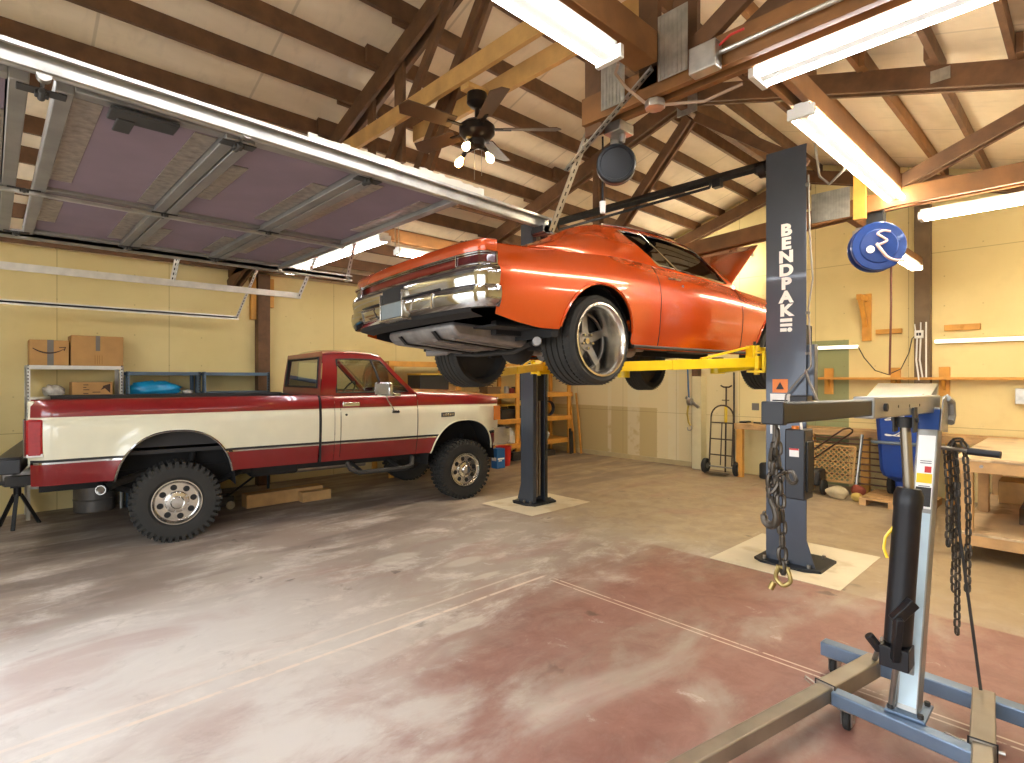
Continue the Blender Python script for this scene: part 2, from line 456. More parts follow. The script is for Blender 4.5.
g = G(); g.box(X0-.2, X1+.2, Y0-.2, Y1+.2, -.15, 0); build('floor', g, M_floor, kind='structure', origin=(0,0,0))
g = G(); g.box(X0-8, X0-.2, Y0-4, Y1+4, -.17, -.02); build('ground_outside', g, mat('apron_concrete', 'b5afa5', .8, var=.1, scale=1.5), kind='structure', origin=(0,0,0))
g = G()
for sgn, ye in ((1, Y1+.2), (-1, Y0-.2)):
    z = zroof(ye)
    g.prism([(X0-.2, YR, ZR), (X1+.2, YR, ZR), (X1+.2, ye, z), (X0-.2, ye, z)], (0, 0, .12))
build('ceiling', g, M_roof, kind='structure', origin=(0,0,0))
g = G(); g.box(X0-.2, X1+.2, Y1, Y1+.15, 0, zroof(Y1)+.02); build('wall_left', g, M_wallL, kind='structure', origin=(0,0,0))
g = G(); g.box(X0-.2, X1+.2, Y0-.15, Y0, 0, zroof(Y0)+.02); build('wall_right', g, M_wallP, kind='structure', origin=(0,0,0))
def gable(x, t, holes=()):
    g = G()
    ys = sorted({Y0, Y1, YR} | {h[0] for h in holes} | {h[1] for h in holes})
    for a, b in zip(ys, ys[1:]):
        z0 = 0
        for h in holes:
            if h[0] <= a and b <= h[1]: z0 = h[2]
        g.prism([(x, a, z0), (x, b, z0), (x, b, zroof(b)+.02), (x, a, zroof(a)+.02)], (t, 0, 0))
    return g
build('wall_back', gable(X1, .15), M_wallB, kind='structure', origin=(0,0,0))
build('wall_front', gable(X0, -.15, [(2.55, 5.3, 2.44), (5.75, 8.45, 2.44), (-1.0, 1.7, 2.44)]), M_wallP, kind='structure', origin=(0,0,0))
# closed overhead door behind the pickup
g = G()
for i in range(4): g.box(X0-.10, X0-.05, 5.75, 8.45, .61*i+.004, .61*i+.606)
build('door_1', g, mat('door_skin', 'cfcabb', .5, var=.05), kind='structure', bevel=.004)
g = G(); g.box(4.79, 5.95, 1.36, 2.43, -.02, .004); build('floor_patch', g, M_pad, kind='structure', origin=(0,0,0))
g = G(); g.box(4.70, 5.80, 4.62, 5.55, -.02, .004); build('floor_patch', g, M_pad, kind='structure', origin=(0,0,0))

# posts standing against the walls
def post(n, x0, x1, y0, y1, z1, m=None):
    g = G(); g.box(x0, x1, y0, y1, 0, z1); return build('trim_%d' % n, g, m or M_wood_dark, kind='structure', bevel=.004)
post(1, 2.98, 3.16, 8.80, 8.95, 3.25)
g = G(); g.box(2.90, 2.975, 8.86, 8.95, 2.55, 3.2); g.box(3.165, 3.24, 8.86, 8.95, 2.75, 3.2); build('trim_2', g, M_wood_yel, kind='structure', bevel=.003)
post(3, 9.36, 9.5, 1.56, 1.74, 4.25, mat('grey_post', '6e5a41', .7, var=.2, scale=5))
post(4, 9.36, 9.5, 4.98, 5.10, 3.9)
g = G(); g.box(9.30, 9.5, 4.88, 5.06, 0, 1.68); build('trim_5', g, mat('cream_boxing', 'd3c79c', .7, var=.05), kind='structure', bevel=.004)
g = G(); g.box(9.47, 9.5, 5.06, Y1, 0, .09); build('baseboard_back', g, mat('baseboard_beige', 'b9a67a', .7, var=.1), kind='structure')
# ------------------------------------------------------------------ roof timbers
offs = [.22 + .53*i for i in range(11)]
for sgn, side in ((1, 'left'), (-1, 'right')):
    for i, dy in enumerate(offs):
        y = YR + sgn*dy*.955 + (.15 if sgn > 0 else 0)
        if y > Y1-.15 or y < Y0+.1: continue
        g = G(); yo = .024*(1 if i % 2 else -1)
        segs = [(-.9, 2.85), (2.45, 5.9), (5.5, 9.5)]
        for q, (a, b) in enumerate(segs):
            yy = y + yo*(1 if q % 2 else -1)
            z1 = zroof(yy)-.006
            g.hexa([(a, yy-.022, z1-.15), (b, yy-.022, z1-.15), (b, yy+.022, z1-.15), (a, yy+.022, z1-.15),
                    (a, yy-.022, zroof(yy-.022)-.004), (b, yy-.022, zroof(yy-.022)-.004), (b, yy+.022, zroof(yy+.022)-.004), (a, yy+.022, zroof(yy+.022)-.004)])
        build('roof_purlin', g, M_wood_dark2 if sgn < 0 and i in (2, 3) else M_wood_dark, label='long brown roof purlin on the %s slope, %s down from the ridge' % (side, ORD[i]), cat='roof timber', group='roof purlins', bevel=.003, flat=True)
g = G(); g.box(-.9, 9.5, YR-.04, YR+.04, ZR-.42, ZR-.17)
build('ridge_beam', g, M_wood_dark, label='dark brown ridge beam running along under the roof peak', cat='roof timber', bevel=.004)

def plate(t, x, y, z, sy, sz, name='nail_plate'):
    """A ribbed galvanised gang plate on the near face of a truss."""
    g = G(); g.box(x-.004, x, y-sy/2, y+sy/2, z-sz/2, z+sz/2)
    n = int(sy/.022)
    for i in range(n):
        yy = y-sy/2+sy*(i+.5)/n; g.box(x-.008, x-.003, yy-.005, yy+.005, z-sz/2+.006, z+sz/2-.006)
    build(name, g, M_galv, t)

def chordpts(y): return zroof(y)-.15-.09
def truss(x, label, webs, ply=.05, m=None, extra=None, yl=None, yr=None):
    m = m or M_wood_dark
    t = thing('roof_truss', (x, YR, 3.2), label, 'roof truss', group='roof trusses')
    for sx in (-ply, ply):
        for ye in ((yl or Y1-.02), (yr if yr is not None else Y0+.02)):
            g = G(); y_in = YR
            g.bar((x+sx, y_in, chordpts(y_in)), (x+sx, ye, chordpts(ye)), .04, .18, (0, 0, 1))
            build('top_chord', g, m, t, bevel=.003, flat=True)
    for w in webs:
        (y0, z0), (y1, z1), wid, xs = w[:4]
        for sx in xs:
            g = G(); g.bar((x+sx, y0, z0), (x+sx, y1, z1), .04, wid, (0, 0, 1) if abs(y1-y0) > .02 else (0, 1, 0))
            build(w[5] if len(w) > 5 else 'web', g, w[4] if len(w) > 4 else m, t, bevel=.003, flat=True)
    return t
B2 = (-.05, .05)
t1 = truss(2.65, 'nearest brown timber roof truss with raised new pine ties holding the ceiling fan', [
    ((4.25, 4.45), (4.25, 3.55), .13, (0,)), ((4.75, 4.30), (4.75, 3.7), .10, (0,)),
    ((3.36, 4.70), (4.45, 3.50), .09, (-.05,)), ((3.15, 4.60), (4.08, 3.45), .09, (.06,)), ((3.02, 4.70), (3.95, 3.45), .09, (.10,)),
    ((5.30, 3.92), (2.05, 3.92), .14, (-.09,), M_wood_new, 'tie_beam'), ((4.20, 3.83), (1.75, 3.83), .14, (.12,), M_wood_new, 'tie_beam'),
    ((2.06, 4.40), (2.06, 3.10), .12, (-.02,)),
    ((1.66, 4.35), (1.66, 3.22), .12, (-.05,)), ((1.50, 4.30), (1.50, 3.22), .14, (.05,)),
    ((1.45, 3.32), (.30, 3.98), .10, (-.02,)), ((1.30, 3.28), (.0, 3.95), .10, (.06,)),
    ((2.12, 3.24), (Y0+.02, 3.24), .16, B2, M_wood_dark2, 'bottom_chord'),
    ((8.9, 3.22), (5.1, 3.30), .14, B2, None or M_wood_dark, 'bottom_chord'), ((5.35, 3.85), (5.35, 3.25), .12, (0,)),
])
plate(t1, 2.55, 1.87, 3.36, .16, .36); plate(t1, 2.56, 1.5, 3.38, .17, .34)
t2 = truss(5.7, 'middle brown timber roof truss above the far side of the lifted orange car', [
    ((3.12, 4.55), (4.15, 3.45), .10, B2), ((1.25, 3.28), (-.25, 3.90), .11, B2),
    ((4.40, 4.35), (4.40, 3.40), .09, (-.05, .06)), ((3.05, 4.55), (1.9, 3.7), .10, (.0,)),
    ((3.35, 3.06), (1.15, 3.20), .15, B2, M_wood_dark2, 'bottom_chord'), ((1.15, 3.20), (Y0+.02, 3.20), .15, B2, M_wood_dark2, 'bottom_chord'), ((1.44, 3.62), (1.44, 3.06), .10, (-.08,), M_wood_yel),
    ((8.9, 3.24), (4.0, 3.38), .14, B2, M_wood_dark, 'bottom_chord'),
])
g = G(); g.box(5.62, 5.63, 3.0, 3.24, 4.58, 4.78); build('nail_plate', g, M_galv, t2)
plate(t2, 5.625, .87, 4.12, .13, .10); plate(t2, 5.625, 1.68, 3.24, .32, .27)
t3 = truss(9.34, 'brown timber rafters close against the back wall under the roof', [((3.15, 4.75), (3.15, 4.3), .13, (0,))])
# timbers that run along the building between the trusses
g = G(); g.box(-.9, 2.545, 1.58, 1.72, 3.31, 3.47); build('timber_beam', g, M_wood_dark2, label='brown timber carrying the near light fixture, running back from the first truss', cat='roof timber', bevel=.004)
g = G(); g.box(2.75, 5.64, 1.13, 1.17, 3.25, 3.38); g.box(2.75, 5.64, 1.215, 1.24, 3.25, 3.38); build('timber_beam', g, M_wood_dark2, label='paired brown boards carrying the angled light between the first and middle trusses', cat='roof timber', bevel=.003)
g = G(); g.box(5.78, 8.75, 1.535, 1.595, 3.105, 3.20); build('timber_beam', g, M_wood_dark2, label='brown timber behind the blue hose reel carrying the half hidden light', cat='roof timber', bevel=.003)
g = G(); g.box(2.7, 5.75, 5.86, 5.95, 3.32, 3.46); build('timber_beam', g, M_wood_dark2, label='brown timber above the small light beyond the overhead door', cat='roof timber', bevel=.004)

# ------------------------------------------------------------------ fluorescent lights
M_tube_c = mat('tube_cool', 'f3f6ff', .4, var=.0, emit=TUBE*.8)
M_tube_w = mat('tube_warm', 'fff2da', .4, var=.0, emit=TUBE*1.5)
M_fix = mat('fixture_enamel', 'c9c5b8', .45, var=.05)
def light_fixture(p0, p1, label, warm=False, ntube=2, w=.13, strip=False, group='fluorescent lights', sep=.045):
    p0 = Vector(p0); p1 = Vector(p1); d = (p1-p0).normalized(); s = d.cross(Vector((0,0,1))).normalized(); up = Vector((0,0,1))
    t = thing('fluorescent_light', (p0+p1)/2, label, 'ceiling light', group=group)
    g = G(); a = w/2
    g.prism([p0 + d*.012 + s*u + up*h for u, h in ((-.028, -.02), (-.042, .0), (-.042, .055), (.042, .055), (.042, .0), (.028, -.02))], p1-p0-d*.024); build('housing', g, M_fix, t)
    for e, q in ((p0, d), (p1, -d)):
        g = G(); g.prism([e + s*u + up*h for u, h in ((-a, .03), (-a, -.035), (a, -.035), (a, .03))], q*.03); build('end_cap', g, M_fix, t, bevel=.004)
    for k in range(ntube):
        u = 0 if ntube == 1 else (-(a-.025) if k == 0 else a-.025)
        g = G(); g.cyl(p0+d*.035+s*u-up*.012, p1-d*.035+s*u-up*.012, .019, n=12); build('tube', g, M_tube_w if warm else M_tube_c, t)
    return t
light_fixture((-.3, 1.60, 3.19), (2.17, 1.60, 3.19), 'bright two-tube light at the top centre, under the near timber beam', w=.15)
light_fixture((2.78, 1.17, 3.15), (2.78, -1.27, 3.15), 'bright cool two-tube light under the conduit beam at the top right', w=.17)
light_fixture((3.42, 1.18, 3.20), (5.92, 1.18, 3.20), 'warm two-tube light angled along the paired boards beside the lift post top', warm=True, w=.15)
light_fixture((5.80, 1.04, 3.03), (5.80, -1.40, 3.03), 'two-tube light under the middle truss at the right edge', warm=True)
light_fixture((6.10, 1.565, 3.05), (8.58, 1.565, 3.05), 'two-tube light half hidden behind the blue hose reel', warm=True)
light_fixture((9.05, 6.3, 3.68), (9.05, 3.86, 3.68), 'two-tube light on the back wall beyond the raised car hood', warm=True)
light_fixture((2.85, 7.28, 3.04), (2.85, 4.84, 3.04), 'two-tube light across the ceiling beyond the end of the overhead door')
light_fixture((3.45, 5.62, 3.13), (5.88, 5.62, 3.13), 'chain-hung two-tube light just above the tail of the orange car', warm=True)
light_fixture((-.55, 8.0, 3.02), (-.55, 5.56, 3.02), 'two-tube light glimpsed past the left end of the overhead door')
light_fixture((6.3, -.95, 3.1), (8.74, -.95, 3.1), 'added unseen two-tube light over the rolling workbench, brightening the back wall', warm=True)  # out of view, added to put more light on the back wall
light_fixture((-.35, 1.9, 3.50), (-.35, 4.34, 3.50), 'added unseen two-tube light over the open doorway, brightening the front left ceiling')  # out of view, added to lift the ceiling at the front left
light_fixture((.2, -.9, 3.15), (2.64-.2, -.9, 3.15), 'two-tube light over the right-hand bay behind the engine hoist')
g = G()
for dy in (-.04, .04):
    g.tube([(3.46, 5.62+dy, 3.19), (3.46, 5.62+dy, 3.75)], .004, 6)
build('hanging_chain', g, M_galv, label='thin pair of chains holding the light above the orange car tail', cat='chain')
# wall strip lights
def strip(p0, p1, label):
    t = thing('strip_light', (Vector(p0)+Vector(p1))/2, label, 'wall light', group='white strips on the back wall')
    p0 = Vector(p0); p1 = Vector(p1)
    g = G(); g.bar(p0+Vector((.025,0,0)), p1+Vector((.025,0,0)), .05, .06); build('housing', g, M_whitemetal, t, bevel=.006)
    g = G(); g.bar(p0-Vector((.008,0,0)), p1-Vector((.008,0,0)), .02, .045); build('diffuser', g, mat('strip_diffuser', 'fff3da', .4, var=0, emit=1.6), t, bevel=.004)
strip((9.44, 3.05, 2.12), (9.44, 2.44, 2.12), 'short white strip light on the green wallboard beside the lift post')
strip((9.44, 1.52, 2.15), (9.44, -.9, 2.15), 'long white strip light on the back wall over the ledge at the right')
# ------------------------------------------------------------------ overhead door and its tracks
M_door_metal = mat('door_steel', '8d8a84', .42, .6, var=.15)
M_foam = mat('purple_foam', '75646c', .7, var=.10, scale=3)
M_foil = mat('creased_foil', 'a39a90', .35, .7, var=.3, scale=25, bump=.6, bscale=18)
DZ = 2.71
door = thing('overhead_door', (1.0, 3.95, DZ), 'raised overhead garage door of purple foam panels hanging near the ceiling', 'garage door')
ya, yb = 2.56, 5.26
secs = [(-.50, .10), (.17, .79), (.80, 1.42), (1.43, 2.02)]
for i, (a, b) in enumerate(secs):
    za = DZ - (.02 if i else .0)
    sk = G()
    sk.box(a, b, ya, yb, DZ+.02, DZ+.035)
    for (xa, xb) in ((a, a+.055), (b-.055, b)): sk.box(xa, xb, ya, yb, DZ-.03, DZ+.02)
    for (p, q) in ((ya, ya+.06), (yb-.06, yb)): sk.box(a+.055, b-.055, p, q, DZ-.015, DZ+.02)
    s_ = build('door_section', sk, M_door_metal, door, bevel=.004)
    ym = 4.02
    for (p, q) in ((ya+.07, ym-.03), (ym+.03, yb-.07)):
        f = G(); f.box(a+.06, b-.06, p, q, DZ, DZ+.019); build('foam_panel', f, M_foam, s_, bevel=.002)
        for (xa, xb) in ((a+.06, a+.15), (b-.15, b-.06)):
            f = G(); f.box(xa, xb, p+random.uniform(0, .5), q-random.uniform(0, .4), DZ-.004, DZ+.001); build('foil_strip', f, M_foil, s_)
    f = G(); f.box(a+.055, b-.055, ym-.028, ym+.028, DZ-.02, DZ+.02); build('stile', f, M_door_metal, s_, bevel=.003)
def hinge(x, y):
    g = G(); g.box(x-.07, x+.07, y-.03, y+.03, DZ-.036, DZ-.030); g.cyl((x, y-.04, DZ-.042), (x, y+.04, DZ-.042), .012, n=10)
    g.box(x-.02, x+.02, y-.02, y+.02, DZ-.05, DZ-.03); return g
for x in (.135, .795, 1.425):
    for y in (ya+.04, 4.02, yb-.04): build('hinge', hinge(x, y), M_darkgrey, door, bevel=.003)
g = G(); g.box(.33, .56, ya-.01, ya+.10, DZ-.045, DZ-.03); g.box(.36, .42, ya+.06, ya+.20, DZ-.05, DZ-.04); build('lock_bracket', g, M_darkgrey, door, bevel=.004)
for y in (ya+.02, yb-.02):
    for x in (.135, .795, 1.425, 2.0):
        g = G(); yo = -.10 if y < 4 else .10
        g.cyl((x, y, DZ-.02), (x, y+yo, DZ-.02), .006, n=8); g.cyl((x, y+yo*.75, DZ-.02), (x, y+yo*1.05, DZ-.02), .022, n=12); build('roller', g, M_steel, door)
g = G(); g.bar((-.4, 4.02, DZ-.045), (2.0, 4.02, DZ-.045), .03, .02); build('long_strut', g, M_galv2, door, bevel=.003)

def ctrack(g, y, z, x0, x1, out, h=.062, d=.035):
    """A C-shaped roller track along the room; out = side its back faces."""
    t = .004
    g.box(x0, x1, y-t if out < 0 else y, y if out < 0 else y+t, z-h/2, z+h/2)
    yo = y - out*d
    g.box(x0, x1, min(y, yo), max(y, yo), z+h/2-t, z+h/2); g.box(x0, x1, min(y, yo), max(y, yo), z-h/2, z-h/2+t)
    g.box(x0, x1, yo-t/2, yo+t/2, z-h/2, z-h/2+.016); g.box(x0, x1, yo-t/2, yo+t/2, z+h/2-.016, z+h/2)
def perf(g, p0, p1, up=(1, 0, 0), w=.038, n=None):
    """Perforated angle iron: two thin flanges with a row of dark-edged slots."""
    p0 = Vector(p0); p1 = Vector(p1); d = (p1-p0); L = d.length; d.normalize(); u = Vector(up); s = d.cross(u).normalized(); u = s.cross(d).normalized()
    g.use(0)
    g.bar(p0, p1, w, .004, u); g.bar(p0+s*w/2+u*w/2, p1+s*w/2+u*w/2, .004, w, u)
    g.use(1); k = int(L/.045)
    for i in range(k):
        c = p0+d*(L*(i+.5)/k); g.bar(c-d*.012-u*.0005, c+d*.012-u*.0005, .010, .0062, u)
        c2 = c+s*w/2+u*w/2; g.bar(c2-d*.012, c2+d*.012, .0062, .010, u)
    g.use(0)
M_slot = mat('slot_dark', '3b3833', .7, var=.1)
def track_thing(name, loc, label): return thing(name, loc, label, 'door track', group='overhead door tracks')
t = track_thing('door_track', (1, 2.55, 2.68), 'near galvanised track of the raised overhead door, ending above the orange car')
SH = Matrix.Identity(4); SH[2][0] = -.0267
g = G(); g.T = SH; ctrack(g, 2.47, 2.728, -.8, 2.66, -1, .055, .04); build('rail', g, M_galv2, t)
g = G(); g.T = SH; g.box(-.8, 2.66, 2.435, 2.466, 2.757, 2.762); g.box(-.8, 2.66, 2.435, 2.439, 2.748, 2.757); build('reinforcing_angle', g, M_galv, t)
g = G(); perf(g, (2.665, 2.45, 2.60), (2.665, 2.06, 3.30), (-1, 0, 0), .05); build('hanger', g, [M_galv, M_slot], t)
g = G(); perf(g, (2.63, 2.28, 2.96), (2.56, 1.62, 3.30), (-1, 0, 0), .036); build('brace', g, [M_galv, M_slot], t)
g = G(); g.box(2.56, 2.66, 2.42, 2.52, 2.585, 2.625); g.cyl((2.6, 2.42, 2.605), (2.6, 2.54, 2.605), .028, n=14); build('end_stop', g, M_black, t)
g = G(); g.T = SH
for i in range(26):
    x = 1.05+i*.040; h_ = .018+.012*random.random()+(.012 if i > 14 else 0); g.box(x, x+.0405, 2.448, 2.462, 2.763, 2.768+h_)
build('torn_seal', g, mat('torn_white_seal', 'd5cfbd', .7, var=.08), t)
t = track_thing('door_track', (1, 5.36, 2.68), 'far galvanised track of the raised overhead door, beside its back edge')
g = G(); ctrack(g, 5.37, 2.69, -.8, 2.75, 1, .06, .035); build('rail', g, M_galv2, t)
g = G(); perf(g, (2.72, 5.39, 2.66), (2.72, 5.1, 3.25), (-1, 0, 0), .036); build('hanger', g, [M_galv, M_slot], t)
t = track_thing('door_track', (1, 5.72, 2.5), 'upper of two bare door tracks crossing in front of the yellow wall')
g = G(); ctrack(g, 5.75, 2.515, -.8, 2.38, -1, .055); build('rail', g, M_galvpale, t)
g = G(); perf(g, (2.36, 5.74, 2.50), (2.55, 5.42, 3.22), (-1, 0, 0), .036); build('hanger', g, [M_galvpale, M_slot], t)
g = G(); perf(g, (1.2, 5.76, 2.53), (1.32, 5.76, 3.2), (0, -1, 0), .036); build('hanger', g, [M_galvpale, M_slot], t)
t = track_thing('door_track', (1, 8.5, 2.5), 'lower of two bare door tracks crossing in front of the yellow wall')
g = G(); ctrack(g, 8.5, 2.515, -.8, 2.60, 1, .055); build('rail', g, M_galvpale, t)
g = G(); perf(g, (2.58, 8.49, 2.50), (2.75, 8.1, 3.2), (-1, 0, 0), .036); build('hanger', g, [M_galvpale, M_slot], t)

# ------------------------------------------------------------------ two post car lift
M_liftgrey = mat('blue_grey_lift_paint', '474d56', .33, .45, var=.05, coat=.2)
M_liftdark = mat('lift_channel_black', '17181b', .5, .3, var=.2)
M_pale = mat('sticker_white', 'e8e6df', .5, var=.03)
M_ink = mat('sticker_ink', '2a2a2c', .6, var=.05)
lift = thing('car_lift', (5.25, 3.5, 0), 'grey two-post car lift with yellow arms holding the orange car up', 'car lift')
def column(ya, yb, inner, h=3.67, x0=5.10, x1=5.38, lip=.05, t=.012):
    """C-channel, open towards the other post (inner = +1 or -1)."""
    g = G(); o = yb if inner > 0 else ya; bk = ya if inner > 0 else yb
    g.box(x0, x0+t, ya, yb, 0, h); g.box(x1-t, x1, min(bk+inner*.11, o), max(bk+inner*.11, o), 0, h)
    for zz in (0,): g.prism([(x0+t, bk, 0), (x1, bk+inner*.10, 0), (x1, bk+inner*(.10+t), 0), (x0+t, bk+inner*t, 0)], (0, 0, h))
    a, b = sorted((o, o-inner*t)); g.box(x0+t, x0+t+lip, a, b, 0, h); g.box(x1-t-lip, x1-t, a, b, 0, h)
    return build('column', g, M_liftgrey, lift, bevel=.003)
cr = column(1.71, 2.05, 1); cl = column(5.0, 5.225, -1)
for (ya, yb) in ((1.58, 2.14), (4.92, 5.34)):
    g = G(); x0, x1 = 5.0, 5.52
    g.prism([(x0+.06, ya, .004), (x1-.06, ya, .004), (x1, ya+.12, .004), (x1, yb-.08, .004), (x1-.06, yb, .004), (x0+.06, yb, .004), (x0, yb-.08, .004), (x0, ya+.12, .004)], (0, 0, .022))
    build('base_plate', g, M_liftdark, lift, bevel=.003)
    g = G()
    for x in (x0+.07, x1-.07):
        for y in (ya+.10, yb-.09, (ya+yb)/2): g.cyl((x, y, .02), (x, y, .055), .016, n=6)
    build('anchor_bolt', g, M_steel, lift, each=True)
g = G()
g.prism([(5.10, 1.712, .026), (5.10, 1.64, .026), (5.10, 1.712, .26)], (.01, 0, 0)); g.prism([(5.10, 5.223, .026), (5.10, 5.29, .026), (5.10, 5.223, .26)], (.01, 0, 0))
build('gusset', g, M_liftgrey, lift, each=True)
for (ys, inn) in ((2.05, 1), (5.0, -1)):
    g = G(); a, b = sorted((ys-inn*.30, ys-inn*.02)); g.box(5.15, 5.37, a, b, 1.35, 2.12); build('carriage', g, M_liftdark, lift, bevel=.006)
    g = G()
    for x in (5.17, 5.33): g.box(x, x+.02, min(ys-inn*.02, ys), max(ys-inn*.02, ys), .1, 3.55)
    g.box(5.245, 5.275, min(ys-inn*.06, ys-inn*.03), max(ys-inn*.06, ys-inn*.03), .1, 3.55)
    build('chain_guide', g, M_darkgrey if inn > 0 else M_steel, lift)
    g = G(); a, b = sorted((ys, ys+inn*.16))
    g.box(5.06, 5.46, a, b, 1.70, 1.72); g.box(5.06, 5.46, a, b, 1.87, 1.89); a, b = sorted((ys, ys+inn*.02)); g.box(5.06, 5.46, a, b, 1.70, 1.89)
    for x in (5.12, 5.40): g.cyl((x, ys+inn*.09, 1.68), (x, ys+inn*.09, 1.95), .025, n=12)
    build('arm_yoke', g, M_yellow, lift, bevel=.003)
def arm(p0, p1, label=None):
    p0 = Vector(p0); p1 = Vector(p1); d = (p1-p0); L = d.length; d.normalize()
    s = d.cross(Vector((0,0,1))).normalized()
    g = G(); m = p0+d*L*.62; z = Vector((0,0,1))
    g.bar(p0+d*.02, m, .10, .085)
    g.bar(p0+d*.04+z*.145, p0+d*L*.40+z*.045, .022, .02); g.bar(p0+d*.05, p0+d*.05+z*.155, .09, .03, d)
    g.box(p0.x-.06, p0.x+.06, p0.y-.06, p0.y+.06, p0.z-.055, p0.z+.055)
    a = build('swing_arm', g, M_yellow, lift, bevel=.004)
    g = G(); g.bar(m-d*.04, p1, .085, .08); g.cyl(p1-z*.045, p1+z*.045, .075, n=20); build('inner_arm', g, M_yellow, a, bevel=.003)
    g = G(); g.cyl(p1+z*.03, p1+z*.10, .022, n=12); g.cyl(p1+z*.10, p1+z*.13, .06, n=20); build('lift_pad', g, M_rubber, a)
    g = G()
    for i in range(9): g.cbox(p0+d*.0+s*(.05-.0125*i)+Vector((0,0,.075)), .016, .016, .05)
    g.cyl(p0+z*.05, p0+z*.19, .014, n=10); build('arm_lock', g, M_darkgrey, a)
arm((5.12, 2.16, 1.795), (3.66, 2.72, 1.74)); arm((5.40, 2.16, 1.795), (6.05-.35, 2.80, 1.74))
arm((5.12, 4.89, 1.795), (3.66, 4.15, 1.70)); arm((5.40, 4.89, 1.795), (5.75, 4.05, 1.70))
g = G()
g.box(5.20, 5.32, 1.95, 5.15, 3.655, 3.66); g.box(5.20, 5.206, 1.95, 5.15, 3.61, 3.66); g.box(5.314, 5.32, 1.95, 5.15, 3.61, 3.66)
build('overhead_beam', g, M_darkgrey, lift, bevel=.002)
g = G(); g.tube([(5.16, 2.6, 3.57), (5.16, 2.62, 3.53), (5.16, 4.6, 3.50), (5.16, 4.62, 3.57)], .016, 8); g.box(5.13, 5.2, 2.50, 2.58, 3.51, 3.59)
build('shutoff_bar', g, M_black, lift)
g = G(); g.cyl((5.26, 2.10, 3.60), (5.26, 2.17, 3.60), .075, n=20); g.box(5.2, 5.32, 2.03, 2.2, 3.56, 3.66); build('pulley', g, M_black, lift, bevel=.004)
# power unit, lock box and hoses on the near post
M_pu = mat('charcoal_box', '2b2d31', .4, .2, var=.08)
g = G(); g.box(4.90, 5.10, 1.655, 1.815, .63, 1.22); u = build('power_unit', g, M_pu, lift, bevel=.012)
g = G(); g.box(4.93, 5.08, 1.64, 1.656, .70, 1.12); build('side_cover', g, M_black, u, bevel=.006)
g = G(); g.box(4.97, 5.10, 1.66, 1.80, 1.40, 1.50); build('motor_bracket', g, M_black, u, bevel=.008)
g = G(); g.cyl((4.95, 1.745, 1.20), (4.95, 1.745, 1.245), .030, n=16); build('orange_cap', g, M_orange, u)
g = G(); g.tube([(4.93, 1.69, 1.22), (4.91, 1.69, 1.30), (4.95, 1.68, 1.36)], .010, 8); build('lever', g, M_white, u)
g = G(); g.box(4.896, 4.90, 1.70, 1.775, .99, 1.06); build('sticker', g, M_pale, u); g = G(); g.box(4.8945, 4.8965, 1.70, 1.775, 1.045, 1.06); build('sticker_band', g, M_red, u)
g = G(); g.box(5.13, 5.22, 1.655, 1.73, 1.46, 1.94); build('cable_cover', g, M_liftgrey, lift, bevel=.006)
g = G(); g.tube([(5.12, 1.70, 3.40), (5.12, 1.69, 2.9), (5.12, 1.665, 2.5), (5.12, 1.70, 2.25), (5.10, 1.68, 2.0), (5.06, 1.66, 1.75), (5.05, 1.80, 1.58), (5.05, 1.86, 1.50), (5.05, 1.87, 1.40)], .008, 8); build('hose', g, mat('grey_hose', '7a746a', .5, var=.1), lift)
g = G(); g.tube([(5.05, 1.70, 1.72), (5.04, 1.66, 1.60), (5.05, 1.60, 1.45)], .010, 8); build('hose', g, MATS['grey_hose'], lift)
g = G(); g.tube([(5.12, 1.65, 3.66), (5.08, 1.60, 3.35), (5.0, 1.5, 3.24), (4.8, 1.34, 3.26), (4.6, 1.22, 3.40)], .010, 8); build('power_cable', g, MATS['grey_hose'], lift)
g = G()
for z in (3.3, 2.2, 1.85): g.box(5.09, 5.125, 1.685, 1.715, z, z+.022)
build('hose_clip', g, M_tape, lift, each=True)
# lettering and decals on the near post
def text(name, body, size, loc, rot, m, parent, ext=.0015, off=0., sx=1.):
    cu = bpy.data.curves.new(name, 'FONT'); cu.body = body; cu.size = size; cu.align_x = 'CENTER'; cu.align_y = 'CENTER'; cu.extrude = ext; cu.offset = off; cu.resolution_u = 6
    tmp = bpy.data.objects.new('lettering_curve', cu); COL.objects.link(tmp)
    bpy.context.view_layer.update()
    me = bpy.data.meshes.new_from_object(tmp.evaluated_get(bpy.context.evaluated_depsgraph_get()))
    bpy.data.objects.remove(tmp, do_unlink=True)
    Mw = Matrix.Translation(Vector(loc)) @ Euler(rot).to_matrix().to_4x4() @ Matrix.Diagonal((sx, 1, 1, 1))
    me.transform(INV[parent.name] @ Mw); me.materials.clear(); me.materials.append(m); me.name = name
    o = bpy.data.objects.new(name, me); COL.objects.link(o); o.parent = parent; INV[o.name] = INV[parent.name]
    return o
for i, ch in enumerate('BENDPAK'):
    text('lettering', ch, .138, (5.097, 1.875, 2.95-i*.118), (R(90), 0, R(-90)), M_pale, lift, off=.007, sx=1.14)
g = G(); g.box(5.096, 5.10, 1.825, 1.925, 2.145, 2.175); g.box(5.096, 5.10, 1.825, 1.925, 2.105, 2.13); g.box(5.096, 5.10, 1.87, 1.925, 2.06, 2.09); g.cyl((5.096, 1.845, 2.075), (5.10, 1.845, 2.075), .02, n=14); build('small_decal', g, M_pale, lift, each=True)
g = G(); g.box(5.094, 5.10, 1.86, 1.99, 1.52, 1.64); build('warning_label', g, M_orange, lift)
g = G(); g.prism([(5.093, 1.89, 1.55), (5.093, 1.96, 1.55), (5.093, 1.925, 1.615)], (.002, 0, 0)); build('warning_triangle', g, M_ink, lift)
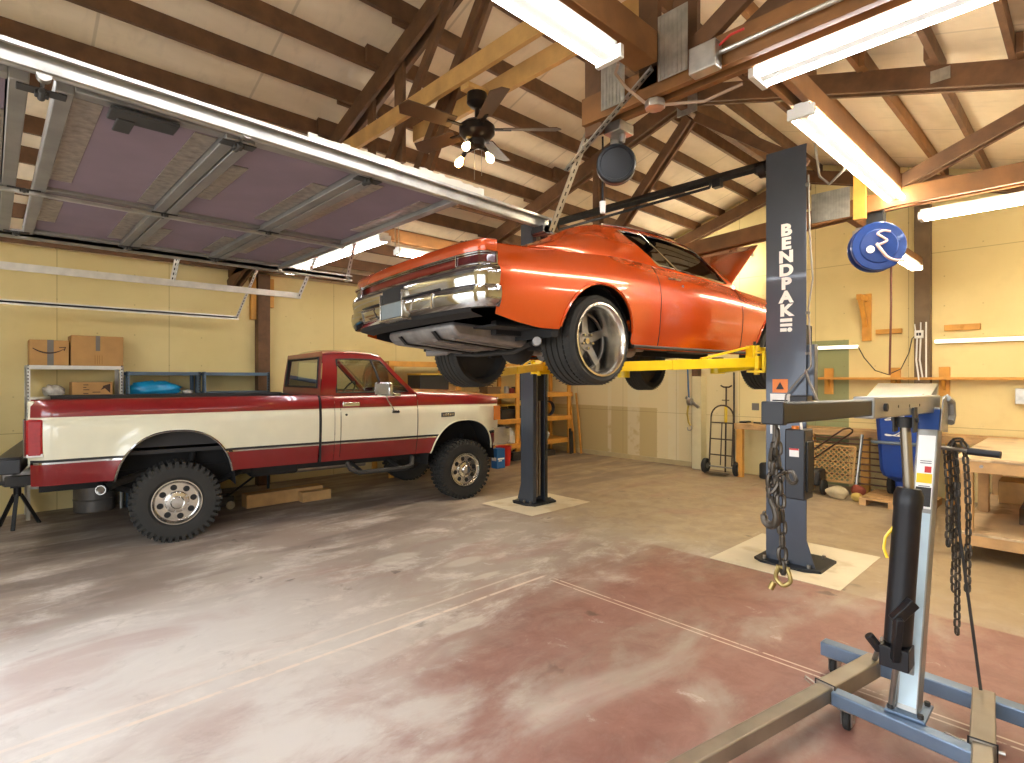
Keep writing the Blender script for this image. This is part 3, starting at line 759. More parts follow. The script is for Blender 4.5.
g = G(); g.box(5.093, 5.10, 1.84, 2.01, 1.38, 1.51); build('paper_label', g, M_pale, lift); g = G()
for z, a, b in ((1.45, 1.86, 1.99), (1.43, 1.86, 1.97)): g.box(5.0915, 5.094, a, b, z-.006, z+.006)
build('label_lines', g, M_ink, lift)
g = G(); g.box(5.094, 5.10, 1.93, 2.01, 1.15, 1.32); build('paper_label', g, M_pale, lift)
# ------------------------------------------------------------------ lifted orange muscle car
M_orange_paint = mat('orange_metallic_paint', 'c6490b', .26, .35, var=.05, scale=300, coat=1.)
M_deep_red = mat('dark_red_lens', '4a0d10', .18, var=.08, coat=.6)
M_red_panel = mat('deep_red_panel', '8a2414', .28, .3, var=.06, coat=.8)
M_tank = mat('silver_tank', '8c8884', .45, .55, var=.25, scale=9)
M_gun = mat('gunmetal_spoke', '77736d', .35, .85, var=.12, scale=20)
CO = Vector((3.27, 3.42, 1.58))
car = localthing('muscle_car', CO+Vector((.05, 0, 0)), 'shiny orange two-door muscle car raised on the lift with its hood open', 'car', (R(-1.3), 0, R(-3.2)))
def CG():
    g = G(); g.T = Matrix.Translation(-CO); return g
YC = 3.42
PLAN = [(2.10,.88),(2.3,.925),(2.5,.932),(2.8,.935),(3.3,.945),(3.8,.93),(4.3,.915),(5.0,.92),(5.6,.93),(6.2,.93),(6.7,.90),(7.0,.84),(7.08,.80)]
TOP = [(2.10,2.49),(2.4,2.505),(2.8,2.525),(3.2,2.555),(3.6,2.58),(4.1,2.575),(4.6,2.56),(5.2,2.535),(5.7,2.50),(6.3,2.455),(6.8,2.41),(7.08,2.36)]
LOW = [(2.10,2.06),(2.22,2.05),(2.5,1.99),(2.72,1.965),(2.84,1.97),(3.66,1.93),(3.76,1.865),(5.6,1.865),(5.75,1.90),(6.5,1.93),(6.8,1.98),(7.08,2.02)]
WH = ((3.27, 1.915, .405), (6.115, 1.925, .385))
def chw(x, z):
    t = (z-1.86)/(sm(TOP, x)-1.86)
    tab = [(0, -.075), (.2, -.035), (.45, -.006), (.6, 0), (.72, -.004), (.80, -.018), (.9, -.045), (1, -.09)]
    hip = .018*math.exp(-((x-3.35)/.45)**2)
    return sm(PLAN, x)+sm(tab, t)+hip*max(0, math.sin(PI*min(1, max(0, t))))
def clow(x):
    z = lerp(LOW, x)
    for cx, cz, r in WH:
        if abs(x-cx) < r: z = max(z, cz+math.sqrt(r*r-(x-cx)**2))
    return z
xs = set(linspace(2.30, 7.06, 60)) | {4.02, 5.40}
for cx, cz, r in WH:
    for a in linspace(0, PI, 41): xs.add(cx-r*.9995*math.cos(a))
    xs.add(cx-r-.002); xs.add(cx+r+.002)
xs = sorted(xs)
NV = 18
def side_rows(x0, x1, s):
    rows = []
    for x in [q for q in xs if x0 <= q <= x1]:
        r = []; lo = clow(x)
        for kk in range(NV+1):
            z = 1.86+(sm(TOP, x)-1.86)*kk/NV; z = max(z, min(lo, sm(TOP, x)-.01)); r.append((x, YC+s*chw(x, z), z))
        rows.append(r)
    return rows
for s in (-1, 1):
    g = CG(); g.grid(side_rows(2.30, 4.02, s)); q = build('quarter_panel', g, M_orange_paint, car, ang=60)
    g = CG(); g.grid([[(x, YC+s*(abs(y-YC)-.02), z) for x, y, z in r] for r in side_rows(2.38, 4.0, s)]); build('inner_panel', g, M_dark, q)
    g = CG(); dr = [x for x in xs if 4.02 <= x <= 5.42]; g.grid(side_rows(4.02, 5.40, s)); d = build('door', g, M_orange_paint, car, ang=60)
    g = CG(); g.grid(side_rows(5.40, 7.06, s)); f = build('front_fender', g, M_orange_paint, car, ang=60)
    # shut lines, handle, bright trim
    for xx, par in ((4.06, d), (5.42, f)):
        g = CG(); g.tube([(xx+.10*max(0, (2.15-z))-.02, YC+s*(chw(xx, z)+.001), z) for z in linspace(1.90, sm(TOP, xx)-.005, 14)], .0035, 5); build('shut_line', g, M_dark, par)
    g = CG(); y = YC+s*(chw(4.28, 2.47)+.018)
    g.tube([(4.20, y-s*.015, 2.475), (4.215, y, 2.478), (4.36, y, 2.478), (4.375, y-s*.015, 2.475)], .011, 8); g.cyl((4.40, y-s*.02, 2.43), (4.40, y, 2.43), .012, n=10); build('door_handle', g, M_chrome, d)
    for cx, cz, r in WH:
        g = CG(); g.tube([(cx-r*math.cos(a), YC+s*(chw(cx-r*math.cos(a), cz+r*math.sin(a))+.003), cz+r*math.sin(a)) for a in linspace(.18, PI-.18, 40)], .011, 6)
        build('wheel_arch_lip', g, M_orange_paint, q if cx < 4 else f)
        g = CG(); g.lathe((cx, YC+s*.45, cz), (0, s, 0), [(r+.03, .0), (r+.03, .40), (r-.012, .425)], 40, caps=False)
        g.lathe((cx, YC+s*.45, cz), (0, s, 0), [(.0, 0), (r+.03, 0)], 40, caps=False)
        # keep only the upper part of the well
        T = g.T; bad = [v for v in g.bm.verts if v.co.z < cz-1.58-.04]; bmesh.ops.delete(g.bm, geom=bad, context='VERTS')
        build('wheel_well', g, M_dark, car)
    g = CG(); g.tube([(x, YC+s*(chw(x, 1.885)+.004), 1.885) for x in linspace(3.72, 5.68, 12)], .014, 8); build('rocker_trim', g, M_darkgrey, car)
    # fender and quarter tops: from the belt edge inward
    g = CG(); rows = []
    for x in linspace(5.38, 7.06, 26):
        t = sm(TOP, x); h = chw(x, t); rows.append([(x, YC+s*(h-.22*u), t+.012*math.sin(PI*u*.5)) for u in linspace(0, 1, 5)])
    g.grid(rows); build('fender_top', g, M_orange_paint, f, ang=60)
# the plan curve of the tail
RP = [(2.30,.925),(2.24,.912),(2.20,.875),(2.178,.80),(2.163,.68),(2.148,.47),(2.138,.23),(2.133,0)]
RP = [(x, y) for x, y in RP]+[(x, -y) for x, y in RP[::-1][1:]]
def sweep(g, path, prof, drop=None):
    n = len(path); rows = []
    for i, (x, y) in enumerate(path):
        a = path[max(0, i-1)]; b = path[min(n-1, i+1)]
        d = Vector((b[0]-a[0], b[1]-a[1])).normalized(); nx, ny = d.y, -d.x
        if nx > 0 and abs(ny) < .8: nx, ny = -nx, -ny
        if abs(ny) >= .8 and ny*y < 0: nx, ny = -nx, -ny
        dz = drop(y) if drop else 0
        rows.append([(x+nx*o, YC+y+ny*o, z+dz) for o, z in prof])
    return g.grid(rows)
ztail = sm(TOP, 2.30)
def shift(prof, o): return [(a+o, b) for a, b in prof]
g = CG(); sweep(g, RP, [(-.055, ztail-.002), (-.02, ztail+.006), (.0, ztail-.006), (.003, ztail-.04), (-.012, ztail-.086)]); build('rear_lip', g, M_orange_paint, car, ang=50)
g = CG(); sweep(g, RP, [(-.010, ztail-.084), (-.028, ztail-.096), (-.034, ztail-.13), (-.026, ztail-.158), (-.012, ztail-.170)]); tailp = build('tail_panel', g, M_red_panel, car, ang=50)
g = CG(); sweep(g, RP, [(-.012, ztail-.160), (-.004, ztail-.19), (-.02, ztail-.30), (-.05, 2.08)]); build('rear_valance', g, M_orange_paint, car, ang=50)
for dz, r in ((-.086, .007), (-.100, .005), (-.164, .008)):
    g = CG(); rows = []
    pts = [(x-.004, YC+y*1.004, ztail+dz) for x, y in RP]; g.tube(pts, r, 8); build('chrome_trim', g, M_chrome, tailp)
for s in (-1, 1):
    ends = [p for p in RP if p[1]*s > .6][::(1 if s > 0 else 1)]
    g = CG(); sweep(g, ends, [(-.03, ztail-.090), (.008, ztail-.094), (.006, ztail-.156), (-.03, ztail-.160)]); tl = build('tail_light', g, M_deep_red, car, ang=40)
    e = ends[0] if s > 0 else ends[-1]; i_ = ends[-1] if s > 0 else ends[0]
    g = CG(); q = [(x-.012, YC+y+s*.012, 0) for x, y in ends]
    if s < 0: q = q[::-1]
    up = [(x, y, ztail-.088) for x, y, _ in q]; dn = [(x, y, ztail-.160) for x, y, _ in q]
    g.tube(up+dn[::-1], .008, 8, closed=True); build('bezel', g, M_chrome, tl)
# bumper
BP = [(2.30,.932),(2.26,.927),(2.214,.902),(2.182,.86),(2.16,.80),(2.142,.70),(2.127,.57),(2.112,.38),(2.104,.2),(2.102,0)]
BP = BP+[(x, -y) for x, y in BP[::-1][1:]]
bz = 2.07
g = CG(); sweep(g, BP, [(-.03, bz+.262), (.012, bz+.262), (.030, bz+.245), (.034, bz+.215), (.022, bz+.150), (.020, bz+.140), (.040, bz+.128), (.045, bz+.09), (.034, bz+.035), (.012, bz+.002), (-.03, bz)])
bumper = build('rear_bumper', g, M_chrome, car, ang=40)
g = CG(); sweep(g, [p for p in BP if abs(p[1]) < .62], [(.024, bz+.152), (.027, bz+.150), (.027, bz+.141), (.024, bz+.139)]); build('bumper_groove', g, M_black, bumper)
g = CG(); x0 = 2.047; g.use(0)
g.box(x0, 2.12, YC-.17, YC-.155, 2.065, 2.27); g.box(x0, 2.12, YC+.155, YC+.17, 2.065, 2.27); g.box(x0-.005, 2.12, YC-.17, YC+.17, 2.065, 2.08)
build('plate_surround', g, M_alu, bumper, bevel=.003)
g = CG(); g.box(2.054, 2.059, YC-.15, YC+.15, 2.085, 2.19); build('plate_holder', g, mat('plate_grey', '8d999b', .4, .4, var=.1), bumper, bevel=.003)
g = CG(); g.box(2.067, 2.112, YC-.15, YC+.15, 2.08, 2.30); build('plate_recess', g, M_black, bumper)
for s in (-1, 1):
    g = CG(); pts = [(2.077, YC+s*.24, 2.10), (2.072, YC+s*.30, 2.185), (2.082, YC+s*.52, 2.185), (2.09, YC+s*.50, 2.10)]
    g.prism(pts, (-.006, 0, 0)); g.tube([(p[0]-.006, p[1], p[2]) for p in pts], .009, 8, closed=True)
    build('backup_lamp', g, M_alu, bumper)
# trunk lid
g = CG(); rows = []
for x in linspace(2.178, 3.02, 16):
    hwx = min(chw(max(2.30, x), sm(TOP, max(2.30, x)))+.004, lerp([(2.178,.76),(2.19,.82),(2.23,.845),(2.30,.86)], x)); t = sm(TOP, max(x, 2.30))
    xx = lambda y: x if x > 2.2 else x
    rows.append([(x+(-.035*(1-(u)**2) if x < 2.24 else 0), YC+u*hwx, t+.045*(1-u*u)*min(1, (x-2.178)/.25)) for u in linspace(-1, 1, 21)])
g.grid(rows); deck = build('trunk_lid', g, M_orange_paint, car, ang=60)
g = CG()
for s in (-1, 1): g.tube([(x, YC+s*.70, sm(TOP, x)+.026) for x in linspace(2.22, 2.95, 8)], .003, 5)
build('shut_line', g, M_dark, deck)
# greenhouse
ROOF = [(2.62,2.53),(2.9,2.645),(3.15,2.755),(3.4,2.84),(3.7,2.895),(4.0,2.92),(4.35,2.93),(4.7,2.915),(4.9,2.875),(5.15,2.74),(5.45,2.555)]
RW = [(2.62,.80),(2.9,.765),(3.2,.715),(3.5,.678),(3.9,.65),(4.4,.64),(4.8,.645),(5.1,.70),(5.45,.775)]
cols0_ = [(2.62,2.62),(3.0,2.92),(3.4,3.2),(3.8,3.46),(4.18,3.70),(4.45,4.05),(4.75,4.4),(5.05,4.72),(5.28,4.90),(5.37,5.02),(5.45,5.20)]
cols_ = []
for (a0, b0), (a1, b1) in zip(cols0_, cols0_[1:]):
    for q in range(4): cols_.append((a0+(a1-a0)*q/4, b0+(b1-b0)*q/4))
cols_.append(cols0_[-1])
def sidept(xb, xt, s, u):
    b = Vector((xb, YC+s*(chw(xb, sm(TOP, xb))+.002), sm(TOP, xb)-.002)); t = Vector((xt, YC+s*sm(RW, xt), sm(ROOF, xt)))
    p = b.lerp(t, u); p.y += s*.035*math.sin(PI*u); return p
UW = .88
for s in (-1, 1):
    g = CG(); rows = [[sidept(a, b, s, u) for u in (0, .08, .3, .55, .75, UW, 1)] for a, b in cols_]
    g.grid(rows, skip=lambda i, j: 16 <= i <= 31 and 1 <= j <= 4); build('roof_side', g, M_orange_paint, car, ang=60)
    for (ia, ib, nm) in ((16, 20, 'quarter_window'), (20, 32, 'door_window')):
        g = CG(); g.grid([[sidept(a, b, s, u)-Vector((0, s*.012, 0)) for u in (.08, .3, .55, .75, UW)] for a, b in cols_[ia:ib+1]]); gl = build(nm, g, M_tint, car)
        lo = [sidept(a, b, s, .07)+Vector((0, s*.004, 0)) for a, b in cols_[ia:ib+1]]; hi = [sidept(a, b, s, UW)+Vector((0, s*.004, 0)) for a, b in cols_[ia:ib+1]]
        g = CG(); g.tube(lo+hi[::-1], .009, 8, closed=True); build('window_trim', g, M_chrome, gl)
    g = CG(); g.tube([Vector((x, YC+s*(sm(RW, x)+.006), sm(ROOF, x)+.004)) for x in linspace(3.6, 5.4, 20)], .009, 8); build('drip_rail', g, M_chrome, car)
ZCEN = [(2.62,2.555),(2.9,2.585),(3.0,2.61),(3.3,2.76),(3.6,2.895),(3.8,2.95),(4.1,2.975),(4.4,2.982),(4.7,2.965),(4.9,2.92),(5.15,2.785),(5.45,2.60)]
def rooft(x, u):
    e = sm(ROOF, x); c = sm(ZCEN, x); return (x, YC+u*sm(RW, x), e+(c-e)*(1-abs(u)**(5 if x < 3.55 else 2.2)))
RX = [2.62,2.98,3.2,3.35,3.5,3.6,3.72,3.9,4.1,4.35,4.6,4.75,4.83,5.0,5.2,5.38,5.45]; RU = [-1,-.9,-.7,-.45,-.2,0,.2,.45,.7,.9,1]
def isglass(i, j): return (1 <= i <= 4 or 12 <= i <= 14) and 1 <= j <= 8
g = CG(); g.grid([[rooft(x, u) for u in RU] for x in RX], skip=isglass); build('roof', g, M_orange_paint, car, ang=60)
for nm, a, b in (('rear_window', 1, 5), ('windshield', 12, 15)):
    g = CG(); g.grid([[Vector(rooft(x, u))-Vector((0, 0, .008)) for u in RU[1:10]] for x in RX[a:b+1]]); gl = build(nm, g, M_tint, car)
    g = CG(); xa, xb = RX[a], RX[b]
    loop = [rooft(x, -.9) for x in RX[a:b+1]]+[rooft(xb, u) for u in RU[2:9]]+[rooft(x, .9) for x in RX[a:b+1][::-1]]+[rooft(xa, u) for u in RU[2:9][::-1]]
    g.tube([Vector(p)+Vector((0, 0, .004)) for p in loop], .012, 8, closed=True); build('window_trim', g, M_chrome, gl)
# hood, hinged at the cowl and standing open
hd = Vector((math.cos(R(38)), 0, math.sin(R(38)))); hn = Vector((-math.sin(R(38)), 0, math.cos(R(38))))
hp = Vector((5.50, YC, 2.575))
g = CG(); rows = []
for a in linspace(0, .86, 8):
    w = .745-.03*a; rows.append([hp+hd*a+Vector((0, u*w, 0))+hn*(.03*(1-u*u)) for u in linspace(-1, 1, 13)])
g.grid(rows); hood = build('hood', g, M_orange_paint, car, ang=60, solid=.012)
g = CG()
for u in (-.62, -.2, .2, .62): g.bar(hp+hd*.06+Vector((0, u, -.02)), hp+hd*.80+Vector((0, u*.95, -.02)), .05, .03, hn)
g.bar(hp+hd*.05+Vector((0, -.68, -.02)), hp+hd*.05+Vector((0, .68, -.02)), .06, .03, hn); g.bar(hp+hd*.80+Vector((0, -.68, -.02)), hp+hd*.80+Vector((0, .68, -.02)), .06, .03, hn)
build('hood_frame', g, M_red_panel, hood, bevel=.006)
g = CG(); g.box(5.40, 5.52, YC-.80, YC+.80, 2.46, 2.545); build('cowl', g, M_orange_paint, car, bevel=.02)
g = CG(); g.box(6.98, 7.06, YC-.78, YC+.78, 2.05, 2.35); build('grille', g, M_black, car, bevel=.02)
g = CG(); FB = [(6.86,.90),(6.98,.87),(7.06,.80),(7.11,.6),(7.13,.3),(7.135,0)]; FB = FB+[(x, -y) for x, y in FB[::-1][1:]]
rows = []
for x, y in FB: rows.append([(x+o, YC+y*(1+o*.3), z) for o, z in ((-.03, 2.19), (.02, 2.185), (.035, 2.14), (.02, 2.06), (-.03, 2.05))])
g.grid(rows); build('front_bumper', g, M_chrome, car, ang=50)
for s in (-1, 1):
    for y in (.46, .64):
        g = CG(); g.cyl((7.05, YC+s*y, 2.26), (7.085, YC+s*y, 2.26), .072, n=20); build('headlight', g, M_clear if False else M_white, car)
# engine and underside
g = CG(); g.box(5.75, 6.5, YC-.22, YC+.22, 1.95, 2.30); g.cyl((6.1, YC, 2.30), (6.1, YC, 2.38), .18, n=24); build('engine', g, M_darkgrey, car, bevel=.03)
g = CG(); g.box(2.45, 6.95, YC-.72, YC+.72, 1.985, 2.0); build('floor_pan', g, M_dark, car)
g = CG(); g.box(2.3, 5.45, YC-.80, YC+.80, 2.35, 2.36); build('interior_floor', g, M_dark, car)
for x in (4.55, 3.85):
    g = CG(); 
    for s in (-1, 1):
        g.cbox((x, YC+s*.36, 2.42), .5, .52, .14); g.cbox((x-.26, YC+s*.36, 2.60), .12, .5, .42, (0, R(-14), 0))
    build('seat', g, M_black, car, bevel=.04)
g = CG(); g.lathe((5.0, YC+.36, 2.62), (.85, 0, -.4), [(.165, 0), (.18, .012), (.195, 0), (.18, -.012), (.165, 0)], 28, caps=False); build('steering_wheel', g, M_black, car)
g = CG(); g.prism([(2.27, YC-.46, 1.975), (2.32, YC-.46, 1.925), (2.92, YC-.46, 1.875), (2.97, YC-.46, 1.90), (2.97, YC-.46, 2.0), (2.27, YC-.46, 2.03)], (0, .92, 0)); tank = build('fuel_tank', g, M_tank, car, bevel=.03)
g = CG()
for y in (-.34, -.11, .11, .34): g.prism([(2.35, YC+y-.025, 1.926), (2.90, YC+y-.025, 1.880), (2.90, YC+y-.025, 1.868), (2.35, YC+y-.025, 1.914)], (0, .05, 0))
build('tank_rib', g, M_tank, tank, bevel=.004, each=True)
g = CG()
for y in (-.24, .24): g.prism([(2.25, YC+y-.02, 1.975), (2.31, YC+y-.02, 1.915), (2.93, YC+y-.02, 1.864), (2.98, YC+y-.02, 1.875), (2.98, YC+y-.02, 1.882), (2.31, YC+y-.02, 1.923), (2.26, YC+y-.02, 1.98)], (0, .04, 0))
build('tank_strap', g, M_black, tank, each=True)
g = CG(); sweep(g, [p for p in BP if abs(p[1]) < .85], [(-.02, 2.078), (-.035, 2.052), (-.14, 2.03)]); build('lower_valance', g, M_dark, car)
g = CG(); g.cyl((3.27, YC-.62, 1.915), (3.27, YC+.62, 1.915), .042, n=14); g.sphere((3.25, YC, 1.915), .16, .15, .15); g.cyl((3.35, YC, 1.93), (5.3, YC, 2.0), .038, n=12); build('rear_axle', g, M_dark, car)
g = CG()
for s in (-1, 1):
    g.bar((2.6, YC+s*.5, 2.0), (7.0, YC+s*.42, 1.96), .06, .10); g.bar((3.3, YC+s*.45, 1.87), (4.2, YC+s*.5, 1.93), .04, .05)
    g.cyl((3.18, YC+s*.48, 1.86), (3.05, YC+s*.40, 2.2), .028, n=12)
build('chassis_rail', g, M_dark, car)
for s in (-1, 1):
    g = CG(); g.tube([(4.6, YC+s*.30, 1.93), (3.8, YC+s*.33, 1.90), (3.42, YC+s*.50, 1.99), (3.2, YC+s*.55, 2.06), (3.0, YC+s*.56, 1.96), (2.92, YC+s*.60, 1.90), (2.84, YC+s*.70, 1.895), (2.80, YC+s*.74, 1.895)], .032, 10)
    g.tube([(3.85, YC+s*.33, 1.90), (4.4, YC+s*.31, 1.91)], .075, 14); build('exhaust_pipe', g, M_tank, car)
g = CG(); g.tube([(2.96, YC-.5, 1.90), (3.05, YC-.2, 1.86), (3.05, YC+.3, 1.86), (2.98, YC+.55, 1.88)], .02, 8); build('sway_bar', g, M_darkgrey, car)
def carwheel(cx, cz, s, R_, w, dish, rr):
    """Low-profile tyre on a deep-dished five-spoke wheel; s = side, outer face at half-width .905."""
    o = Vector((cx, YC+s*(.905-w), cz)); d = Vector((0, s, 0))
    g = CG(); k = R_-rr
    pr = [(rr-.012, .01), (rr+k*.5, -.004), (R_-.012, .018), (R_, .045)]
    for i in range(4):
        c = .045+(w-.09)*(i+.6)/4.2; pr += [(R_, c-.008), (R_-.010, c-.006), (R_-.010, c+.006), (R_, c+.008)]
    pr += [(R_, w-.045), (R_-.010, w-.018), (R_-.022, w-.008), (rr+k*.5, w+.002), (rr-.002, w-.012)]
    g.lathe(o, d, pr, 56, caps=False)
    for i in range(56):
        a = 2*PI*i/56; e = Vector((math.cos(a), 0, math.sin(a))); q = Vector((-math.sin(a), 0, math.cos(a)))
        for h0, h1 in ((.02, .075), (w-.085, w-.022)):
            p = o+e*(R_-.001); g.bar(p+d*h0+q*.006, p+d*h1-q*.012, .010, .003, e)
    ty = build('tyre', g, M_rubber, car, ang=28)
    g = CG(); g.lathe(o, d, [(rr-.004, w-.014), (rr+.006, w-.004), (rr+.004, w+.006), (rr-.010, w+.008), (rr-.022, w-.008), (rr-.030, w-.03), (rr-.055, w-dish), (rr-.06, w-dish-.05)], 64, caps=False)
    rim = build('rim', g, M_alu, car, ang=30)
    g = CG(); g.lathe(o, d, [(.0, w-dish-.07), (rr-.03, w-dish-.07), (rr-.004, .02), (rr-.004, .012)], 40, caps=False); build('brake_disc', g, M_darkgrey, rim)
    g = CG(); c = o+d*(w-dish-.02); ri = rr-.052
    for i in range(5):
        a = 2*PI*i/5+.35; e = Vector((math.cos(a), 0, math.sin(a))); q = e.cross(d)
        g.prism([c+e*.045-q*.038, c+e*ri-q*.028, c+e*(ri+.004), c+e*ri+q*.028, c+e*.045+q*.038], d*.028)
    g.cyl(c-d*.01, c+d*.034, .085, .075, n=24)
    g.lathe(c, d, [(ri-.012, .0), (ri-.012, .02), (ri+.012, .02), (ri+.012, 0)], 48, caps=False)
    build('spokes', g, M_gun, rim, bevel=.004)
    g = CG()
    for i in range(5):
        a = 2*PI*i/5+.97; e = Vector((math.cos(a), 0, math.sin(a))); p = c+e*.055+d*.03; g.cyl(p, p+d*.028, .012, .010, n=8)
    g.cyl(c+d*.03, c+d*.05, .03, .022, n=20); build('lug_nut', g, M_chrome, rim, each=True)
for s in (-1, 1):
    carwheel(3.305, 1.915, s, .337, .335, .17, .272); carwheel(6.115, 1.835, s, .325, .25, .09, .245)
# ------------------------------------------------------------------ red and cream pickup
M_tred = mat('dark_red_truck_paint', '7c1114', .28, var=.05, coat=.9)
M_tcream = mat('cream_truck_paint', 'd9d4b8', .32, var=.03, coat=.7)
M_trim = mat('black_rubber_trim', '1d1b1a', .6, var=.1)
M_lens_red = mat('red_lens', '9c1214', .35, var=.15, scale=30)
M_lens_amb = mat('amber_lens', 'd8791d', .25, var=.08, coat=.4)
M_liner = mat('bed_liner_black', '2a2725', .7, var=.15)
TW = 1.96
truck = localthing('pickup_truck', (1.37, 6.35, 0), 'red and cream pickup truck parked nose-in along the yellow wall', 'pickup truck', (0, 0, R(-7.4)))
TWH = ((0.0, .40, .64), (3.38, .40, .60))
ROWS = [.66, .72, .80,   .862, .866, .880, .882, .904, .98, 1.08, 1.18, 1.262, 1.268, 1.285, 1.291, 1.34, 1.39, 1.42, 1.44]
def rowmat(j):
    z = (ROWS[j]+ROWS[j+1])/2
    return 0 if z < .864 else 2 if z < .881 else 3 if z < .904 else 1 if z < 1.265 else 1 if z < 1.288 else 0
def toff(s_, z):
    tab = [(.64, .085), (.72, .055), (.86, .02), (1.0, .004), (1.15, .0), (1.262, .006), (1.275, .018), (1.29, .010), (1.36, .02), (1.41, .04), (1.44, .07)]
    y = .035+lerp(tab, z)
    if s_ > 3.5: y += .07*((s_-3.5)/.5)**2
    if s_ < -1.0: y += .06*((-1.0-s_)/.14)**2
    return y
def tarch(s_):
    z = .66
    for cx, cz, r in TWH:
        a = abs(s_-cx)
        w = .52 if cx < 1 else .50
        if a < w: z = max(z, .50+(.62 if cx < 1 else .58)*math.sqrt(max(0, 1-(a/w)**2.4))**.9)
    return z
def flare(s_, z):
    o = 0
    for cx, cz, r in TWH:
        w = .52 if cx < 1 else .50
        d = math.hypot((s_-cx)/w, (z-.50)/.62)
        o += .032*math.exp(-((d-1.02)/.13)**2)
    return o
tx = set(linspace(-1.14, 4.02, 86))
for cx, w in ((0, .52), (3.38, .50)):
    for a in linspace(0, PI, 45): tx.add(cx-w*math.cos(a)*.9995)
    tx.add(cx-w-.004); tx.add(cx+w+.004)
TS = lambda a, b: sorted({a, b} | {x for x in tx if a < x < b})
def tside(a, b, far=False, topz=None):
    rows = []
    for s_ in TS(a, b):
        lo = tarch(s_); r = []
        for z in ROWS:
            z = max(z, min(lo, 1.43)); zz = z
            if topz and z > 1.262: zz = 1.262+(z-1.262)*(topz(s_)-1.262)/(1.44-1.262)
            y = toff(s_, z)-flare(s_, z)
            r.append((s_, y if not far else TW-y, zz))
        rows.append(r)
    return rows
TM = [M_tred, M_tcream, M_chrome, M_trim]
fh = lambda s_: lerp([(2.6, 1.475), (2.9, 1.455), (3.5, 1.43), (3.9, 1.395), (4.02, 1.37)], s_)
for far in (False, True):
    g = G(); g.grid(tside(-1.13, 1.42, far), mfn=lambda i, j: rowmat(j)); bed = build('bed_side', g, TM, truck, ang=40)
    g = G(); sgn = 1 if not far else -1; Y = (lambda y: y) if not far else (lambda y: TW-y)
    g.grid([[(s_, Y(toff(s_, 1.44)), 1.44), (s_, Y(toff(s_, 1.44)+.02), 1.452), (s_, Y(.17), 1.452), (s_, Y(.19), 1.43), (s_, Y(.19), .95)] for s_ in (-1.13, -.5, .3, 1.42)], mfn=lambda i, j: 0 if j < 1 else 1)
    build('bed_rail', g, [M_tred, M_liner], bed)
    g = G(); g.grid(tside(1.45, 1.60, far), mfn=lambda i, j: rowmat(j)); cabl = build('cab_corner', g, TM, truck, ang=40)
    g = G(); g.grid(tside(1.605, 2.68, far), mfn=lambda i, j: rowmat(j)); tdoor = build('door', g, TM, truck, ang=40)
    g = G(); g.grid(tside(2.685, 3.98, far, topz=fh), mfn=lambda i, j: rowmat(j)); fend = build('front_fender', g, TM, truck, ang=40)
    for cx, w, par in ((0, .52, bed), (3.38, .50, fend)):
        g = G(); pts = []
        for a in linspace(.02, PI-.02, 40):
            s_ = cx-w*math.cos(a); z = tarch(s_); pts.append((s_, Y(toff(s_, z)-flare(s_, z)-.004), z))
        g.tube(pts, .010, 6); build('arch_trim', g, M_chrome if cx < 1 else M_tcream, par)
        g = G(); g.grid([[(cx+(w+.03)*math.cos(a), Y(.06+.03), .5+.66*math.sin(a)), (cx+(w+.03)*math.cos(a), Y(.48), .5+.66*math.sin(a))] for a in linspace(0, PI, 20)])
        g.grid([[(cx+(w+.03)*math.cos(a), Y(.48), .5+.66*math.sin(a)), (cx+(w+.03)*math.cos(a)*.02, Y(.48), .5)] for a in linspace(0, PI, 20)])
        build('wheel_well', g, M_dark, par)
    if not far:
        g = G(); g.tube([(1.435, .05, .67), (1.435, .045, 1.0), (1.435, .05, 1.27), (1.435, .10, 1.44)], .012, 5); build('shut_line', g, M_dark, truck)
        g = G(); g.tube([(1.675, toff(2, z)-.001, z) for z in linspace(.70, 1.43, 10)], .0035, 5); g.tube([(2.68, toff(2, z)-.001, z) for z in linspace(.70, 1.43, 10)], .004, 5); build('shut_line', g, M_dark, tdoor)
    g = G(); g.cbox((1.80, Y(.045), 1.335), .21, .024, .05); g.cbox((1.80, Y(.030), 1.345), .17, .02, .025); build('door_handle', g, M_chrome, tdoor, bevel=.006)
    g = G(); g.cyl((1.74, Y(.05), 1.21), (1.74, Y(.028), 1.21), .014, n=12); build('lock', g, M_darkgrey, tdoor)
